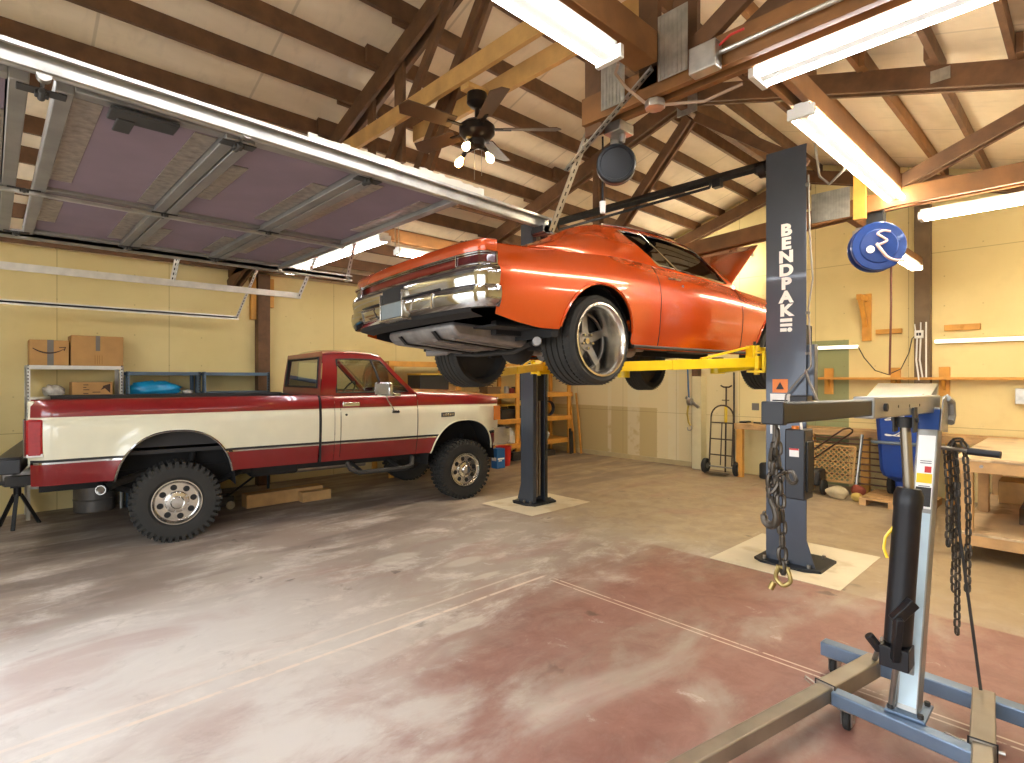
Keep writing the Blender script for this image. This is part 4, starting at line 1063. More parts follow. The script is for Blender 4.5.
# cab top
CZ = 1.445
TR = [(1.46,1.93),(1.6,1.955),(1.9,1.965),(2.1,1.95),(2.2,1.925)]
tc_ = [(1.45,1.50),(1.52,1.55),(1.64,1.66),(1.95,1.80),(2.25,1.95),(2.52,2.09),(2.60,2.13),(2.68,2.20)]
def tpt(xb, xt, far, u):
    b = Vector((xb, toff(xb, 1.44)-.0, CZ)); t = Vector((xt, .185, lerp(TR, xt))); p = b.lerp(t, u); p.y -= .03*math.sin(PI*u)
    if far: p.y = TW-p.y
    return p
for far in (False, True):
    sg = -1 if not far else 1
    g = G(); g.grid([[tpt(a, b, far, u) for u in (0, .06, .3, .6, .84, 1)] for a, b in tc_], skip=lambda i, j: 2 <= i <= 5 and 1 <= j <= 3); cs = build('cab_pillars', g, M_tred, truck, ang=50)
    g = G(); g.grid([[tpt(a, b, far, u)-Vector((0, sg*.012, 0)) for u in (.06, .3, .6, .84)] for a, b in tc_[2:7]]); wn_ = build('door_window', g, M_clear, truck)
    lo = [tpt(a, b, far, .055)+Vector((0, sg*.003, 0)) for a, b in tc_[2:7]]; hi = [tpt(a, b, far, .845)+Vector((0, sg*.003, 0)) for a, b in tc_[2:7]]
    g = G(); g.tube(lo+hi[::-1], .011, 6, closed=True); build('window_seal', g, M_trim, wn_)
    g = G(); g.tube([tpt(2.24, 2.06, far, u)+Vector((0, sg*.002, 0)) for u in (.06, .3, .6, .84)], .013, 6); build('vent_bar', g, M_trim, wn_)
    g = G(); g.tube([tpt(b0, a0, far, .06)+Vector((0, sg*.004, .004)) for b0, a0 in tc_[2:5]], .008, 6); build('sill_trim', g, M_chrome, wn_)
g = G(); rows = []
for x in (1.50, 1.6, 1.75, 1.9, 2.05, 2.15, 2.20):
    rows.append([(x, TW/2+u*(TW/2-.185), lerp(TR, x)+.05*(1-u**4)*min(1, (x-1.46)/.12)*min(1, (2.26-x)/.1)) for u in linspace(-1, 1, 13)])
g.grid(rows); build('cab_roof', g, M_tred, truck, ang=60)
g = G(); g.tube([(x, .185-.004, lerp(TR, x)-.004) for x in linspace(1.5, 2.2, 8)], .012, 6); g.tube([(x, TW-.181, lerp(TR, x)-.004) for x in linspace(1.5, 2.2, 8)], .012, 6); build('drip_rail', g, M_tred, truck)
# cab back wall with its window
def backpt(u, v):    # u across -1..1, v up 0..1
    xb = 1.452; xt = 1.50; zz = CZ-.5+(lerp(TR, 1.5)+.03-CZ+.5)*v
    hw = TW/2-lerp([(0, .06), (.47, .10), (1, .19)], v)
    return (xb+(xt-xb)*max(0, (v-.5)*2), TW/2+u*hw, zz)
BU = [-1, -.86, -.5, 0, .5, .86, 1]; BV = [0, .3, .52, .58, .75, .93, 1]
g = G(); g.grid([[backpt(u, v) for v in BV] for u in BU], skip=lambda i, j: 1 <= i <= 4 and 3 <= j <= 4); build('cab_back', g, M_tred, truck, ang=40)
g = G(); g.grid([[Vector(backpt(u, v))+Vector((.01, 0, 0)) for v in BV[3:6]] for u in BU[1:6]]); rwn = build('rear_window', g, M_clear, truck)
g = G(); L4 = [backpt(-.86, .58), backpt(.86, .58), backpt(.86, .93), backpt(-.86, .93)]; g.tube([Vector(p)-Vector((.004, 0, 0)) for p in L4], .014, 6, closed=True); build('window_seal', g, M_trim, rwn)
# windshield
def wspt(u, v): return (2.66+(2.19-2.66)*v+.05*(1-u*u)*(1-v*.4), TW/2+u*(TW/2-lerp([(0, .10), (1, .20)], v)), CZ+.01+(1.925-CZ)*v+.04*v*(1-u*u))
g = G(); g.grid([[wspt(u, v) for v in linspace(0, 1, 6)] for u in linspace(-.94, .94, 9)]); wsh = build('windshield', g, M_clear, truck)
g = G(); g.tube([wspt(u, 0) for u in linspace(-1, 1, 9)]+[wspt(u, 1) for u in linspace(1, -1, 9)], .018, 6, closed=True); build('window_seal', g, M_tred, wsh)
# hood, grille, bumper
g = G(); rows = []
for x in linspace(2.62, 3.99, 12):
    z = fh(x); rows.append([(x+.03*(1-u*u)*(1 if x > 3.9 else 0), TW/2+u*(TW/2-toff(x, 1.44)), z+.055*(1-abs(u)**3)*(1 if x < 3.9 else max(.2, 1-(x-3.9)/.12))-(.012 if .52 < abs(u) < .58 else 0)) for u in linspace(-1, 1, 21)])
g.grid(rows); build('hood', g, M_tred, truck, ang=50)
g = G(); g.box(3.96, 4.0, .13, TW-.13, 1.0, 1.34); gr = build('grille', g, M_darkgrey, truck, bevel=.01)
g = G()
for i in range(5): g.box(4.0, 4.015, .42, TW-.42, 1.04+.06*i, 1.065+.06*i)
g.box(3.99, 4.02, .12, TW-.12, 1.34, 1.375); build('grille_bar', g, M_chrome, gr, bevel=.004, each=True)
for y in (.28, TW-.28):
    g = G(); g.cbox((4.005, y, 1.21), .03, .24, .16); build('headlight', g, M_white, truck, bevel=.02)
for far in (False, True):
    Y = (lambda y: y) if not far else (lambda y: TW-y)
    g = G(); g.prism([(3.87, Y(.045), 1.05), (4.025, Y(.115), 1.05), (4.025, Y(.115), 1.255), (3.87, Y(.045), 1.255)], (0, (-.02 if not far else .02), 0)); build('turn_signal', g, M_lens_amb, truck, bevel=.003)
    g = G(); g.cbox((-1.095, Y(.10), 1.105), .12, .13, .34); tl = build('tail_light', g, M_lens_red, truck, bevel=.02)
    g = G(); g.cbox((-1.093, Y(.10), .952), .118, .128, .03); build('clear_band', g, M_white, tl, bevel=.006)
    g = G(); g.tube([(-1.165, Y(.07), .935), (-1.168, Y(.07), 1.28), (-1.168, Y(.16), 1.28), (-1.165, Y(.16), .935)], .010, 6, closed=True); build('bezel', g, M_chrome, tl)
FBP = [(3.84, .0), (4.04, -.005), (4.14, .04), (4.20, .25), (4.22, TW/2)]; FBP = FBP+[(x, TW-y) for x, y in FBP[::-1][1:]]
g = G(); g.grid([[(x+o, y+(o if y > TW/2 else -o)*.0, z) for o, z in ((-.03, .95), (.0, .945), (.012, .90), (.012, .76), (-.02, .70))] for x, y in FBP]); fb = build('front_bumper', g, M_bumper, truck, ang=40)
g = G(); g.grid([[(x+o, y, z) for o, z in ((.006, .948), (.016, .945), (.018, .925))] for x, y in FBP]); build('rub_strip', g, M_trim, fb)
g = G(); g.box(3.02, 3.22, .016, .03, 1.13, 1.19); bd = build('badge', g, M_darkgrey, truck, bevel=.004)
g = G()
for i in range(5): g.box(3.035+.036*i, 3.058+.036*i, .010, .018, 1.145, 1.176)
build('badge_mark', g, M_chrome, bd, bevel=.002)
# tailgate and bed
g = G(); g.box(-1.15, -1.10, .12, TW-.12, .86, 1.44); build('tailgate', g, M_tcream, truck, bevel=.015)
g = G(); g.box(-1.10, 1.42, .19, TW-.19, .88, .92); g.box(1.38, 1.42, .19, TW-.19, .92, 1.44); build('bed_floor', g, M_liner, truck)
g = G(); g.box(1.46, 2.9, .12, TW-.12, .68, .74); build('cab_floor', g, M_dark, truck)
g = G(); g.cbox((1.85, TW/2, 1.05), .5, 1.5, .2); g.cbox((1.60, TW/2, 1.36), .14, 1.5, .56, (0, R(-10), 0)); build('bench_seat', g, mat('seat_cloth', '4a2320', .85, var=.15), truck, bevel=.04)
g = G(); g.prism([(2.62, .14, 1.44), (2.35, .14, 1.42), (2.32, .14, 1.2), (2.66, .14, 1.1)], (0, TW-.28, 0)); build('dashboard', g, mat('dash_vinyl', '3a2420', .6, var=.1), truck, bevel=.02)
g = G(); g.lathe((2.22, TW-.56, 1.42), (-.85, 0, .5), [(.185, 0), (.2, .013), (.215, 0), (.2, -.013), (.185, 0)], 32, caps=False)
g.tube([(2.22, TW-.76, 1.42), (2.25, TW-.56, 1.40), (2.22, TW-.36, 1.42)], .014, 8); g.cyl((2.23, TW-.56, 1.42), (2.5, TW-.56, 1.26), .022, n=10); build('steering_wheel', g, M_black, truck)
for far in (False, True):
    Y = (lambda y: y) if not far else (lambda y: TW-y)
    g = G(); g.cbox((2.14, Y(-.13), 1.515), .07, .24, .165, (0, 0, R(32) if not far else R(-32))); mr = build('side_mirror', g, M_chrome, truck, bevel=.02)
    g = G(); g.tube([(2.38, Y(.06), 1.435), (2.28, Y(-.02), 1.445), (2.20, Y(-.10), 1.47)], .013, 8); g.tube([(2.18, Y(-.12), 1.44), (2.20, Y(-.10), 1.39), (2.36, Y(.035), 1.23)], .010, 8)
    g.cbox((2.37, Y(.03), 1.225), .10, .02, .035); g.cbox((2.38, Y(.055), 1.44), .13, .03, .04); build('mirror_bracket', g, M_chrome, mr, bevel=.004)
# frame, axles, exhaust, step
g = G()
for y in (.5, TW-.5): g.box(-1.1, 3.95, y-.04, y+.04, .55, .70)
for x in (-1.0, -.2, .8, 1.8, 2.9): g.box(x, x+.08, .5, TW-.5, .56, .66)
build('chassis_frame', g, M_dark, truck)
g = G()
for x in (0, 3.38): g.cyl((x, .22, .40), (x, TW-.22, .40), .045, n=14); g.sphere((x, TW/2-(.25 if x > 1 else 0), .40), .16, .15, .15)
build('axle', g, M_dark, truck)
g = G()
for y in (.36, TW-.36):
    for x in (0, 3.38):
        g.tube([(x-.65, y, .60), (x-.3, y, .47), (x, y, .44), (x+.3, y, .47), (x+.65, y, .60)], .03, 6); g.cyl((x+.1, y+.02, .42), (x+.18, y+.04, .85), .03, n=10)
build('leaf_spring', g, M_dark, truck)
g = G(); g.tube([(2.2, .65, .52), (1.2, .62, .52), (.5, .55, .62), (-.25, .45, .66), (-.50, .30, .60), (-.62, .14, .575)], .04, 12); build('exhaust_pipe', g, M_steel, truck)
g = G(); g.lathe((-.60, .17, .578), (-.35, -.9, -.02), [(.036, -.02), (.046, .0), (.046, .06), (.038, .06), (.036, .0)], 20, caps=False); build('exhaust_tip', g, M_chrome, truck)
g = G(); g.tube([(1.78, .12, .62), (1.80, .06, .55), (1.90, .04, .50), (2.50, .04, .50), (2.60, .05, .53), (2.64, .12, .62)], .03, 10); g.tube([(1.95, .04, .50), (1.95, .45, .56)], .02, 8); g.tube([(2.45, .04, .50), (2.45, .45, .56)], .02, 8); build('side_step', g, M_darkgrey, truck)
g = G(); g.box(.75, 1.3, .45, .75, .50, .66); build('fuel_tank', g, M_dark, truck, bevel=.04)
# wheels
def truckwheel(cx, y, s):
    """s = -1 faces the near side."""
    R_ = .40; w = .27; o = Vector((cx, y, R_)); d = Vector((0, s, 0)); o = o-d*w
    g = G()
    pr = [(.215, .03), (.25, .0), (.34, .0), (.378, .02), (.388, .05), (.388, w-.05), (.378, w-.02), (.345, w+.004), (.30, w+.008), (.25, w+.004), (.222, w-.02)]
    g.lathe(o, d, pr, 56, caps=False)
    for i in range(40):
        a = 2*PI*i/40; e = Vector((math.cos(a), 0, math.sin(a))); t = Vector((-math.sin(a), 0, math.cos(a))); st = (i % 2)*.012
        for h in (.035+st, w-.035-st): g.bar(o+e*.393+d*(h-.032), o+e*.393+d*(h+.032), .034, .026, e)
        p = o+e*(.366)+d*(w-.008); g.bar(p-e*.02, p+e*.022, .030, .022, d)
        for h in (.10, .17): g.bar(o+e*.392+d*(h-.026)+t*.012, o+e*.392+d*(h+.026)-t*.012, .030, .02, e)
    ty = build('tyre', g, M_rubber, truck, ang=28)
    g = G(); g.lathe(o, d, [(.224, w-.026), (.228, w-.008), (.224, w+.004), (.214, w+.004), (.205, w-.012), (.196, w-.026), (.188, w-.030), (.108, w-.030), (.10, w-.006), (.085, w-.002), (.0, w-.002)], 64, caps=False)
    rim = build('rim', g, M_alu, truck, ang=25)
    for i in range(8):
        a = 2*PI*(i+.25)/8; e = Vector((math.cos(a), 0, math.sin(a))); p = o+e*.148+d*(w-.034)
        g = G(); g.lathe(p, d, [(.0, .0045), (.026, .0045), (.0275, .008), (.030, .004)], 20, caps=False); build('vent_hole', g, [M_dark], rim)
    g = G()
    for i in range(8):
        a = 2*PI*(i+.75)/8; e = Vector((math.cos(a), 0, math.sin(a))); p = o+e*.096+d*(w-.03); g.cyl(p, p+d*.034, .011, n=6)
    g.lathe(o, d, [(.062, w-.004), (.062, w+.028), (.052, w+.04), (.0, w+.042)], 28, caps=False); build('hub', g, M_chrome, rim)
    g = G(); g.lathe(o, d, [(.0, .03), (.2, .03), (.222, .02)], 32, caps=False); build('brake_drum', g, M_dark, rim)
truckwheel(0, .0, -1); truckwheel(3.38, .0, -1); truckwheel(0, TW, 1); truckwheel(3.38, TW, 1)
# ------------------------------------------------------------------ truck's tail gear
g = G(); g.box(-1.36, -1.19, .05, TW-.05, .80, .93); g.box(-1.36, -1.19, .08, TW-.08, .93, .945); build('rear_bumper', g, M_black, truck, bevel=.012)
g = G(); g.box(-1.40, -1.0, .94, 1.02, .56, .66); g.box(-1.52, -1.36, .95, 1.01, .58, .62); g.cyl((-1.47, .98, .62), (-1.47, .98, .72), .025, n=14); g.sphere((-1.47, .98, .74),   .035); build('tow_hitch', g, M_darkgrey, truck, bevel=.004)

# ------------------------------------------------------------------ engine hoist
M_hblue = mat('hoist_blue_grey', '6f8296', .34, .5, var=.12)
M_hgrey = mat('hoist_grey', '96958f', .35, .6, var=.12)
M_htan = mat('hoist_dusty_tube', '8d8474', .4, .5, var=.15)
hoist = thing('engine_hoist', (3.05, .6, 0), 'grey folding engine hoist standing in the right foreground', 'engine hoist')
def hb(name, p0, p1, w, h, m, par=hoist, bev=.006):
    g = G(); g.bar(p0, p1, w, h); return build(name, g, m, par, bevel=bev)
zt = .135
hb('rear_beam', (3.42, 1.06, zt), (3.34, -.12, zt), .075, .075, M_hblue)
hb('cross_beam', (2.93, .86, zt-.005), (2.86, .30, zt-.005), .065, .065, M_hblue)
lp0 = Vector((3.42, .80, zt)); ld = Vector((-1.45, .29, 0)).normalized()
rp0 = Vector((3.42, .365, zt)); rd = Vector((-.995, -.10, 0)).normalized()
for (p, d, L) in ((lp0, ld, 2.1), (rp0, rd, 2.0)):
    s_ = hb('leg_sleeve', p, p+d*.5, .085, .085, M_htan)
    l_ = hb('leg', p+d*.40, p+d*L, .070, .070, M_htan)
    g = G(); e = p+d*(L-.05); g.box(e.x-.02, e.x+.02, e.y-.02, e.y+.02, .055, .10); g.cyl((e.x, e.y-.018, .035), (e.x, e.y+.018, .035), .035, n=20); build('front_wheel', g, M_black, l_)
    g = G(); q = d.cross(Vector((0, 0, 1))); c = p+d*.46
    g.cyl(c-q*.07, c+q*.07, .008, n=8); g.tube([c+q*.07, c+q*.12+Vector((0, 0, .01)), c+q*.14-d*.03-Vector((0, 0, .02)), c+q*.10-d*.02-Vector((0, 0, .03))], .003, 6); build('lock_pin', g, M_steel, s_)
    g = G(); g.tube([p+d*.5+q*.046+Vector((0,0,.045)), p+d*.5-q*.046+Vector((0,0,.045)), p+d*.5-q*.046-Vector((0,0,.045)), p+d*.5+q*.046-Vector((0,0,.045))], .004, 6, closed=True); build('sleeve_rim', g, M_black, s_)
def caster(x, y, par=hoist, r=.045, z=.10, w=.03):
    g = G(); g.cbox((x, y, z-.002), .08, .07, .006); g.box(x-.03, x+.03, y-w/2-.008, y-w/2-.004, r*.6, z); g.box(x-.03, x+.03, y+w/2+.004, y+w/2+.008, r*.6, z)
    g.cyl((x-.0, y-w/2-.01, r), (x, y+w/2+.01, r), .008, n=8); c = build('caster', g, M_steel, par)
    g = G(); g.lathe((x, y-w/2, r), (0, 1, 0), [(r*.5, 0), (r*.9, .001), (r, .006), (r, w-.006), (r*.9, w-.001), (r*.5, w)], 24); build('caster_wheel', g, M_rubber, c)
caster(3.42, 1.0); caster(3.35, -.08); caster(2.93, .80, z=.10); caster(2.87, .20)
mf = Vector((2.98, .575, .16)); mt_ = Vector((3.36, .555, 1.50)); md = (mt_-mf).normalized()
mast = hb('mast', mf, mt_, .085, .075, M_hgrey)
mn = md.cross(Vector((0, 1, 0))).normalized();
if mn.x > 0: mn = -mn
ms = Vector((0, 1, 0))
def face(name, a, b, w, m, par, o=.039, dy=0):
    g = G(); c0 = mf+md*a+mn*o+ms*dy; c1 = mf+md*b+mn*o+ms*dy
    g.prism([c0-ms*w/2, c0+ms*w/2, c1+ms*w/2, c1-ms*w/2], mn*.0012); return build(name, g, m, par)
face('pale_panel', .03, .88, .066, mat('pale_blue_label', 'b9cdd4', .45, var=.05), mast)
face('warning_label', .90, 1.25, .066, M_pale, mast); face('label_stripe', 1.02, 1.065, .06, M_yellow, mast, .0402); face('label_stripe', 1.07, 1.10, .026, M_red, mast, .0402, -.012); face('label_stripe', .91, 1.0, .06, M_darkgrey, mast, .0402)
g = G()
for a in (1.115, 1.125, .935, .95, .965, 1.005): 
    c0 = mf+md*a+mn*.0415; g.bar(c0-ms*.024, c0+ms*.02, .003, .001, mn)
build('label_lines', g, M_ink, mast)
face('top_cap', 1.28, 1.38, .084, mat('hoist_blue_cap', '1f3f78', .35, .2, var=.05), mast)
g = G(); g.box(2.90, 3.08, .50, .65, .165, .178); build('mast_plate', g, M_hblue, hoist, bevel=.003)
g = G()
for x, y in ((2.92, .52), (2.92, .63), (3.06, .52)): g.cyl((x, y, .178), (x, y, .195), .012, n=6)
build('bolt', g, M_darkgrey, hoist, each=True)
# boom
bp0 = Vector((3.44, .568, 1.522)); bt = Vector((1.66, .65, 1.547)); bd_ = (bt-bp0).normalized()
bq = bp0+bd_*1.0
boom = hb('boom', bp0, bq, .075, .085, M_hgrey)
hb('boom_extension', bq-bd_*.05, bt+bd_*(-.02), .060, .062, M_black, boom)
g = G(); e = bt; sd = bd_.cross(Vector((0,0,1))).normalized(); up = Vector((0,0,1))
g.bar(bt-bd_*.03, bt+bd_*.0, .066, .068); build('boom_tip', g, M_black, boom, bevel=.004)
g = G(); sdy = bd_.cross(Vector((0, 0, 1))).normalized()
for f_ in (.14, .32, .48, .64): 
    c = bp0+bd_*(.98-f_+.04) 
    r_ = .016 if f_ == .14 else .0065
    g.cyl(c+sdy*.036, c+sdy*(.048 if f_ == .14 else .0385), r_, n=12); g.cyl(c-sdy*.036, c-sdy*(.048 if f_ == .14 else .0385), r_, n=12)
build('boom_bolt', g, M_darkgrey, boom, each=True)
g = G()
for sy in (-.052, .046): g.prism([mt_+Vector((-.10, sy, -.10)), mt_+Vector((.09, sy, -.12)), mt_+Vector((.10, sy, .07)), mt_+Vector((-.02, sy, .05))], (0, .006, 0))
build('pivot_bracket', g, M_hgrey, hoist, bevel=.002)
g = G(); g.tube([mt_+Vector((.06, -.05, .05)), mt_+Vector((.12, -.06, .03)), mt_+Vector((.14, -.06, -.04)), mt_+Vector((.10, -.06, -.07))], .018, 8); build('rear_hook', g, M_hgrey, hoist)
# ram
rb = Vector((2.93, .605, .47)); rt = Vector((2.99, .575, 1.15)); rod = Vector((2.965, .585, 1.46)); rdv = (rt-rb).normalized()
ram = None
g = G(); g.lathe(rb, rdv, [(.045, 0), (.053, .01), (.053, .60), (.056, .61), (.056, .66), (.050, .675), (.046, .69), (.024, .69)], 32); ram = build('hydraulic_jack', g, M_black, hoist)
g = G(); g.cyl(rt, rod, .021, n=20); build('ram_rod', g, mat('ram_steel', 'a39a88', .3, .95, var=.08), ram)
g = G(); g.cyl(rod-Vector((0, 0, .03)), rod+Vector((0, 0, .015)), .030, n=16); g.box(rod.x-.035, rod.x+.035, rod.y-.04, rod.y-.033, 1.41, 1.52); g.box(rod.x-.035, rod.x+.035, rod.y+.033, rod.y+.04, 1.41, 1.52); g.cyl((rod.x, rod.y-.05, 1.465), (rod.x, rod.y+.05, 1.465), .011, n=10); build('ram_clevis', g, M_darkgrey, ram)
g = G(); g.box(2.86, 2.97, .55, .66, .38, .47); g.cyl((2.88, .66, .44), (2.86, .70, .50), .02, n=10); g.bar((2.86, .60, .42), (2.83, .58, .62), .03, .035); g.bar((2.84, .60, .60), (2.90, .54, .68), .035, .045); build('pump_block', g, M_black, ram, bevel=.004)
g = G(); g.bar((2.97, .58, .40), (3.02, .58, .30), .05, .04); build('jack_bracket', g, M_hgrey, hoist, bevel=.004)
for (a, b) in (((2.93, .66, .47), (3.38, .80, .17)), ((2.90, .60, .42), (2.93, .63, .17))):
    g = G(); g.tube([a, b], .013, 10); build('brace', g, M_steel, hoist)
g = G(); g.cyl((3.42, .58, 1.305), (3.42, .50, 1.305), .010, n=10); g.cyl((3.42, .50, 1.305), (3.40, .40, 1.30), .010, n=10); hnd = build('pump_handle', g, M_steel, hoist)
g = G(); g.cyl((3.40, .42, 1.30), (3.385, .30, 1.295), .017, n=14); build('grip', g, M_black, hnd)
g = G(); g.tube([(3.43, .47, 1.30), (3.42, .455, .9), (3.385, .40, .45), (3.37, .37, .19)], .0065, 8); build('stay_rod', g, M_darkgrey, hoist)
g = G(); g.tube([(2.955, .625, .98), (2.945, .655, .93), (2.94, .66, .88), (2.935, .645, .84)], .007, 6); build('release_strap', g, M_yellow, hoist)
# chains hanging on the hoist: things of their own
def chainlinks(g, pts, L=.050, wd=.021, r=.0058):
    P = [Vector(p) for p in pts]; seg = [0]
    for a, b in zip(P, P[1:]): seg.append(seg[-1]+(b-a).length)
    tot = seg[-1]; n = max(2, int(tot/(L*.74)))
    def at(s_):
        for i in range(len(P)-1):
            if s_ <= seg[i+1] or i == len(P)-2:
                return P[i].lerp(P[i+1], (s_-seg[i])/max(1e-6, seg[i+1]-seg[i]))
    for i in range(n):
        s_ = tot*(i+.5)/n; c = at(s_); d = (at(min(tot, s_+.01))-at(max(0, s_-.01))).normalized()
        x, y = g.frame(d); a = .7+(PI/2 if i % 2 else 0)+random.uniform(-.25, .25); x = x*math.cos(a)+y*math.sin(a)
        loop = []
        for k_ in range(12):
            t = 2*PI*k_/12; loop.append(c+d*((L/2-wd/2-r)*(1 if math.cos(t) > 0 else -1)*min(1, abs(math.cos(t))*3)+wd/2*math.cos(t))+x*(wd/2)*math.sin(t))
        g.tube(loop, r, 6, closed=True)
ch = thing('hoist_chain', (1.69, .648, 1.05), 'dark steel chain with hook and shackle hanging from the hoist boom tip', 'chain')
g = G(); chainlinks(g, [(1.69, .648, 1.50), (1.69, .646, 1.42), (1.69, .640, 1.36), (1.692, .634, 1.20), (1.692, .632, 1.075)]); build('chain', g, M_chain, ch)
g = G(); chainlinks(g, [(1.69, .65, 1.48), (1.675, .655, 1.40), (1.68, .662, 1.32), (1.69, .64, 1.36), (1.70, .615, 1.37), (1.69, .60, 1.345)]); build('chain', g, M_chain, ch)
g = G(); g.cyl((1.69, .652, 1.455), (1.69, .652, 1.52), .008, n=10); chainlinks(g, [(1.688, .655, 1.46), (1.684, .660, 1.29)]); build('chain', g, M_chain, ch)
g = G(); hk = [(0, 0, 0), (.004, 0, -.02), (.02, 0, -.045), (.026, 0, -.07), (.016, 0, -.095), (-.006, 0, -.104), (-.028, 0, -.094), (-.034, 0, -.074), (-.030, 0, -.060)]
g.tube(smoothpts([Vector((1.684, .662, 1.30))+Vector((p[0]*-.3, p[0]*-.75, p[2]*.85)) for p in hk], 4), lambda t: .008+.004*math.sin(PI*t)-.004*(t > .9), 10); build('hook', g, M_chain, ch)
g = G(); o = Vector((1.692, .631, 1.085))
g.tube(smoothpts([o+Vector((0, .010, .01)), o+Vector((0, .019, -.012)), o+Vector((0, .019, -.030)), o+Vector((0, 0, -.044)), o+Vector((0, -.019, -.030)), o+Vector((0, -.019, -.012)), o+Vector((0, -.010, .01))]), .0065, 8); g.cyl(o+Vector((0, -.018, .008)), o+Vector((0, .018, .008)), .0055, n=8)
g.cyl(o+Vector((0, .026, -.040)), o+Vector((-.005, .034, -.062)), .009, n=10); build('shackle', g, mat('brass_shackle', '8d7a4a', .35, .85, var=.15), ch)
ch2 = thing('spare_chain', (3.43, .45, .4), 'long rusty chain looped over the engine hoist handle', 'chain')
for (x, y, z0, z1) in ((3.43, .50, 1.31, .82), (3.425, .465, 1.33, .40), (3.42, .425, 1.31, .62), (3.44, .48, 1.32, .60)):
    g = G(); chainlinks(g, [(x, y+.01, z0), (x, y, z0-.15), (x+.005, y-.004, (z0+z1)/2), (x, y, z1)]); build('chain', g, M_chain, ch2)
g = G(); chainlinks(g, [(3.43, .50, 1.31), (3.43, .48, 1.345), (3.425, .45, 1.35), (3.42, .425, 1.31)]); build('chain', g, M_chain, ch2)

# ------------------------------------------------------------------ rolling workbench at the right
wbn = thing('workbench', (7.64, .26, 0), 'pine workbench on casters with a plywood top, at the right edge', 'workbench')
g = G(); g.box(6.42, 8.86, -.34, .90, .90, .925); build('top', g, M_ply, wbn, bevel=.004)
g = G(); g.box(6.425, 6.465, -.335, .895, .80, .90); g.box(8.82, 8.855, -.335, .895, .80, .90); g.box(6.465, 8.82, .855, .895, .80, .90); g.box(6.465, 8.82, -.335, -.295, .80, .90); build('apron', g, M_wood_bench, wbn, bevel=.003)
for x in (6.47, 7.55, 8.73):
    for y in (.765, -.295): g = G(); g.box(x, x+.088, y, y+.088, .10 if x != 7.55 else .12, .80); build('leg', g, M_wood_bench, wbn, bevel=.004)
g = G(); g.box(6.42, 8.86, -.33, .89, .235, .255); build('lower_shelf', g, M_ply, wbn, bevel=.003)
g = G(); g.box(6.425, 6.465, -.325, .885, .14, .235); g.box(8.82, 8.855, -.325, .885, .14, .235); g.box(6.465, 8.82, .845, .885, .14, .235); build('shelf_rail', g, M_wood_bench, wbn, bevel=.003)
for x in (6.53, 8.76):
    for y in (.80, -.25): caster(x, y, wbn, .045, .135)
g = G(); g.cyl((6.42, .70, .86), (6.405, .70, .86), .014, n=12); build('bolt', g, M_steel, wbn)
g = G(); g.box(7.1, 7.9, .0, .5, .256, .40); g.box(7.1, 7.9, .0, .5, .40, .41); build('storage_tray', g, mat('tray_brown', '5b4630', .6, var=.15), label='dark brown tray lying on the lower workbench shelf', cat='tray', bevel=.008)
g = G(); g.box(8.2, 8.6, .35, .75, .256, .50); build('wooden_crate', g, M_wood_new, label='small pale crate at the far end of the lower workbench shelf', cat='crate', bevel=.006)

# ------------------------------------------------------------------ back wall: ledge, bench, tools
g = G(); g.box(9.33, 9.5, -2.5, 3.15, 1.625, 1.66); ld_ = build('wall_ledge', g, M_wood_yel, label='long yellow pine ledge running along the back wall', cat='shelf', bevel=.003)
for y in (2.85, 1.98, 1.42, .2, -1.0):
    g = G(); g.box(9.455, 9.5, y-.06, y+.06, 1.40, 1.625); g.box(9.455, 9.5, y-.06, y+.06, 1.66, 1.80); g.prism([(9.455, y-.02, 1.625), (9.35, y-.02, 1.625), (9.455, y-.02, 1.48)], (0, .04, 0)); build('ledge_bracket', g, M_wood_yel, ld_, bevel=.003)
bn = thing('wall_bench', (9.25, 1.5, 0), 'long wooden wall bench with slatted front rails and yellow legs', 'bench')
g = G(); g.box(9.05, 9.47, -2.4, 4.16, .855, .895); build('top', g, M_wood_bench, bn, bevel=.004)
g = G(); g.box(9.05, 9.09, -2.4, 4.16, .80, .855); build('front_rail', g, M_wood_bench, bn, bevel=.003)
for y in (4.08, 2.98, 2.26, 1.3, .1, -1.1):
    g = G(); g.box(9.06, 9.15, y-.05, y+.05, 0, .80); build('leg', g, M_wood_yel, bn, bevel=.004)
g = G(); g.box(9.30, 9.46, 3.3, 3.42, 0, .80); build('back_leg', g, M_wood_dark2, bn, bevel=.004)
rk = thing('rod_rack', (9.2, 2.5, 0), 'stack of brown metal rods racked along the bench front behind the lift post', 'rod rack')
for i, z in enumerate((.14, .24, .33, .42, .51, .60, .70, .77)):
    g = G(); g.cyl((9.04-.012*(i % 2), 1.5+.1*(i % 3), z), (9.04-.012*(i % 2), 3.25-.05*(i % 4), z+.004), .011, n=8); build('rod', g, mat('rusty_rod', '7a5b45', .5, .5, var=.2), rk)
lat = thing('lattice_panel', (8.93, 2.65, .1), 'pale diamond lattice panel leaning against the rods', 'lattice panel')
LW, LH = .62, .50
def lp(a, b): return Vector((8.86+.14*b/LH, 2.98-a, .16+b))
g = G()
n = 9
for i in range(-n, n):
    for sg in (1, -1):
        pts = []
        a0 = i*LW/n
        for (a, b) in ((a0, 0), (a0+LH, LH)):
            pts.append((a, b))
        (xa, ya), (xb, yb_) = pts
        if xa < 0: ya += -xa; xa = 0
        if xb > LW: yb_ -= xb-LW; xb = LW
        if xb-xa < .03: continue
        if sg < 0: xa, xb = LW-xa, LW-xb
        g.bar(lp(xa, ya), lp(xb, yb_), .014, .006, (-1, 0, .28))
build('lattice', g, M_wood_new, lat)
g = G()
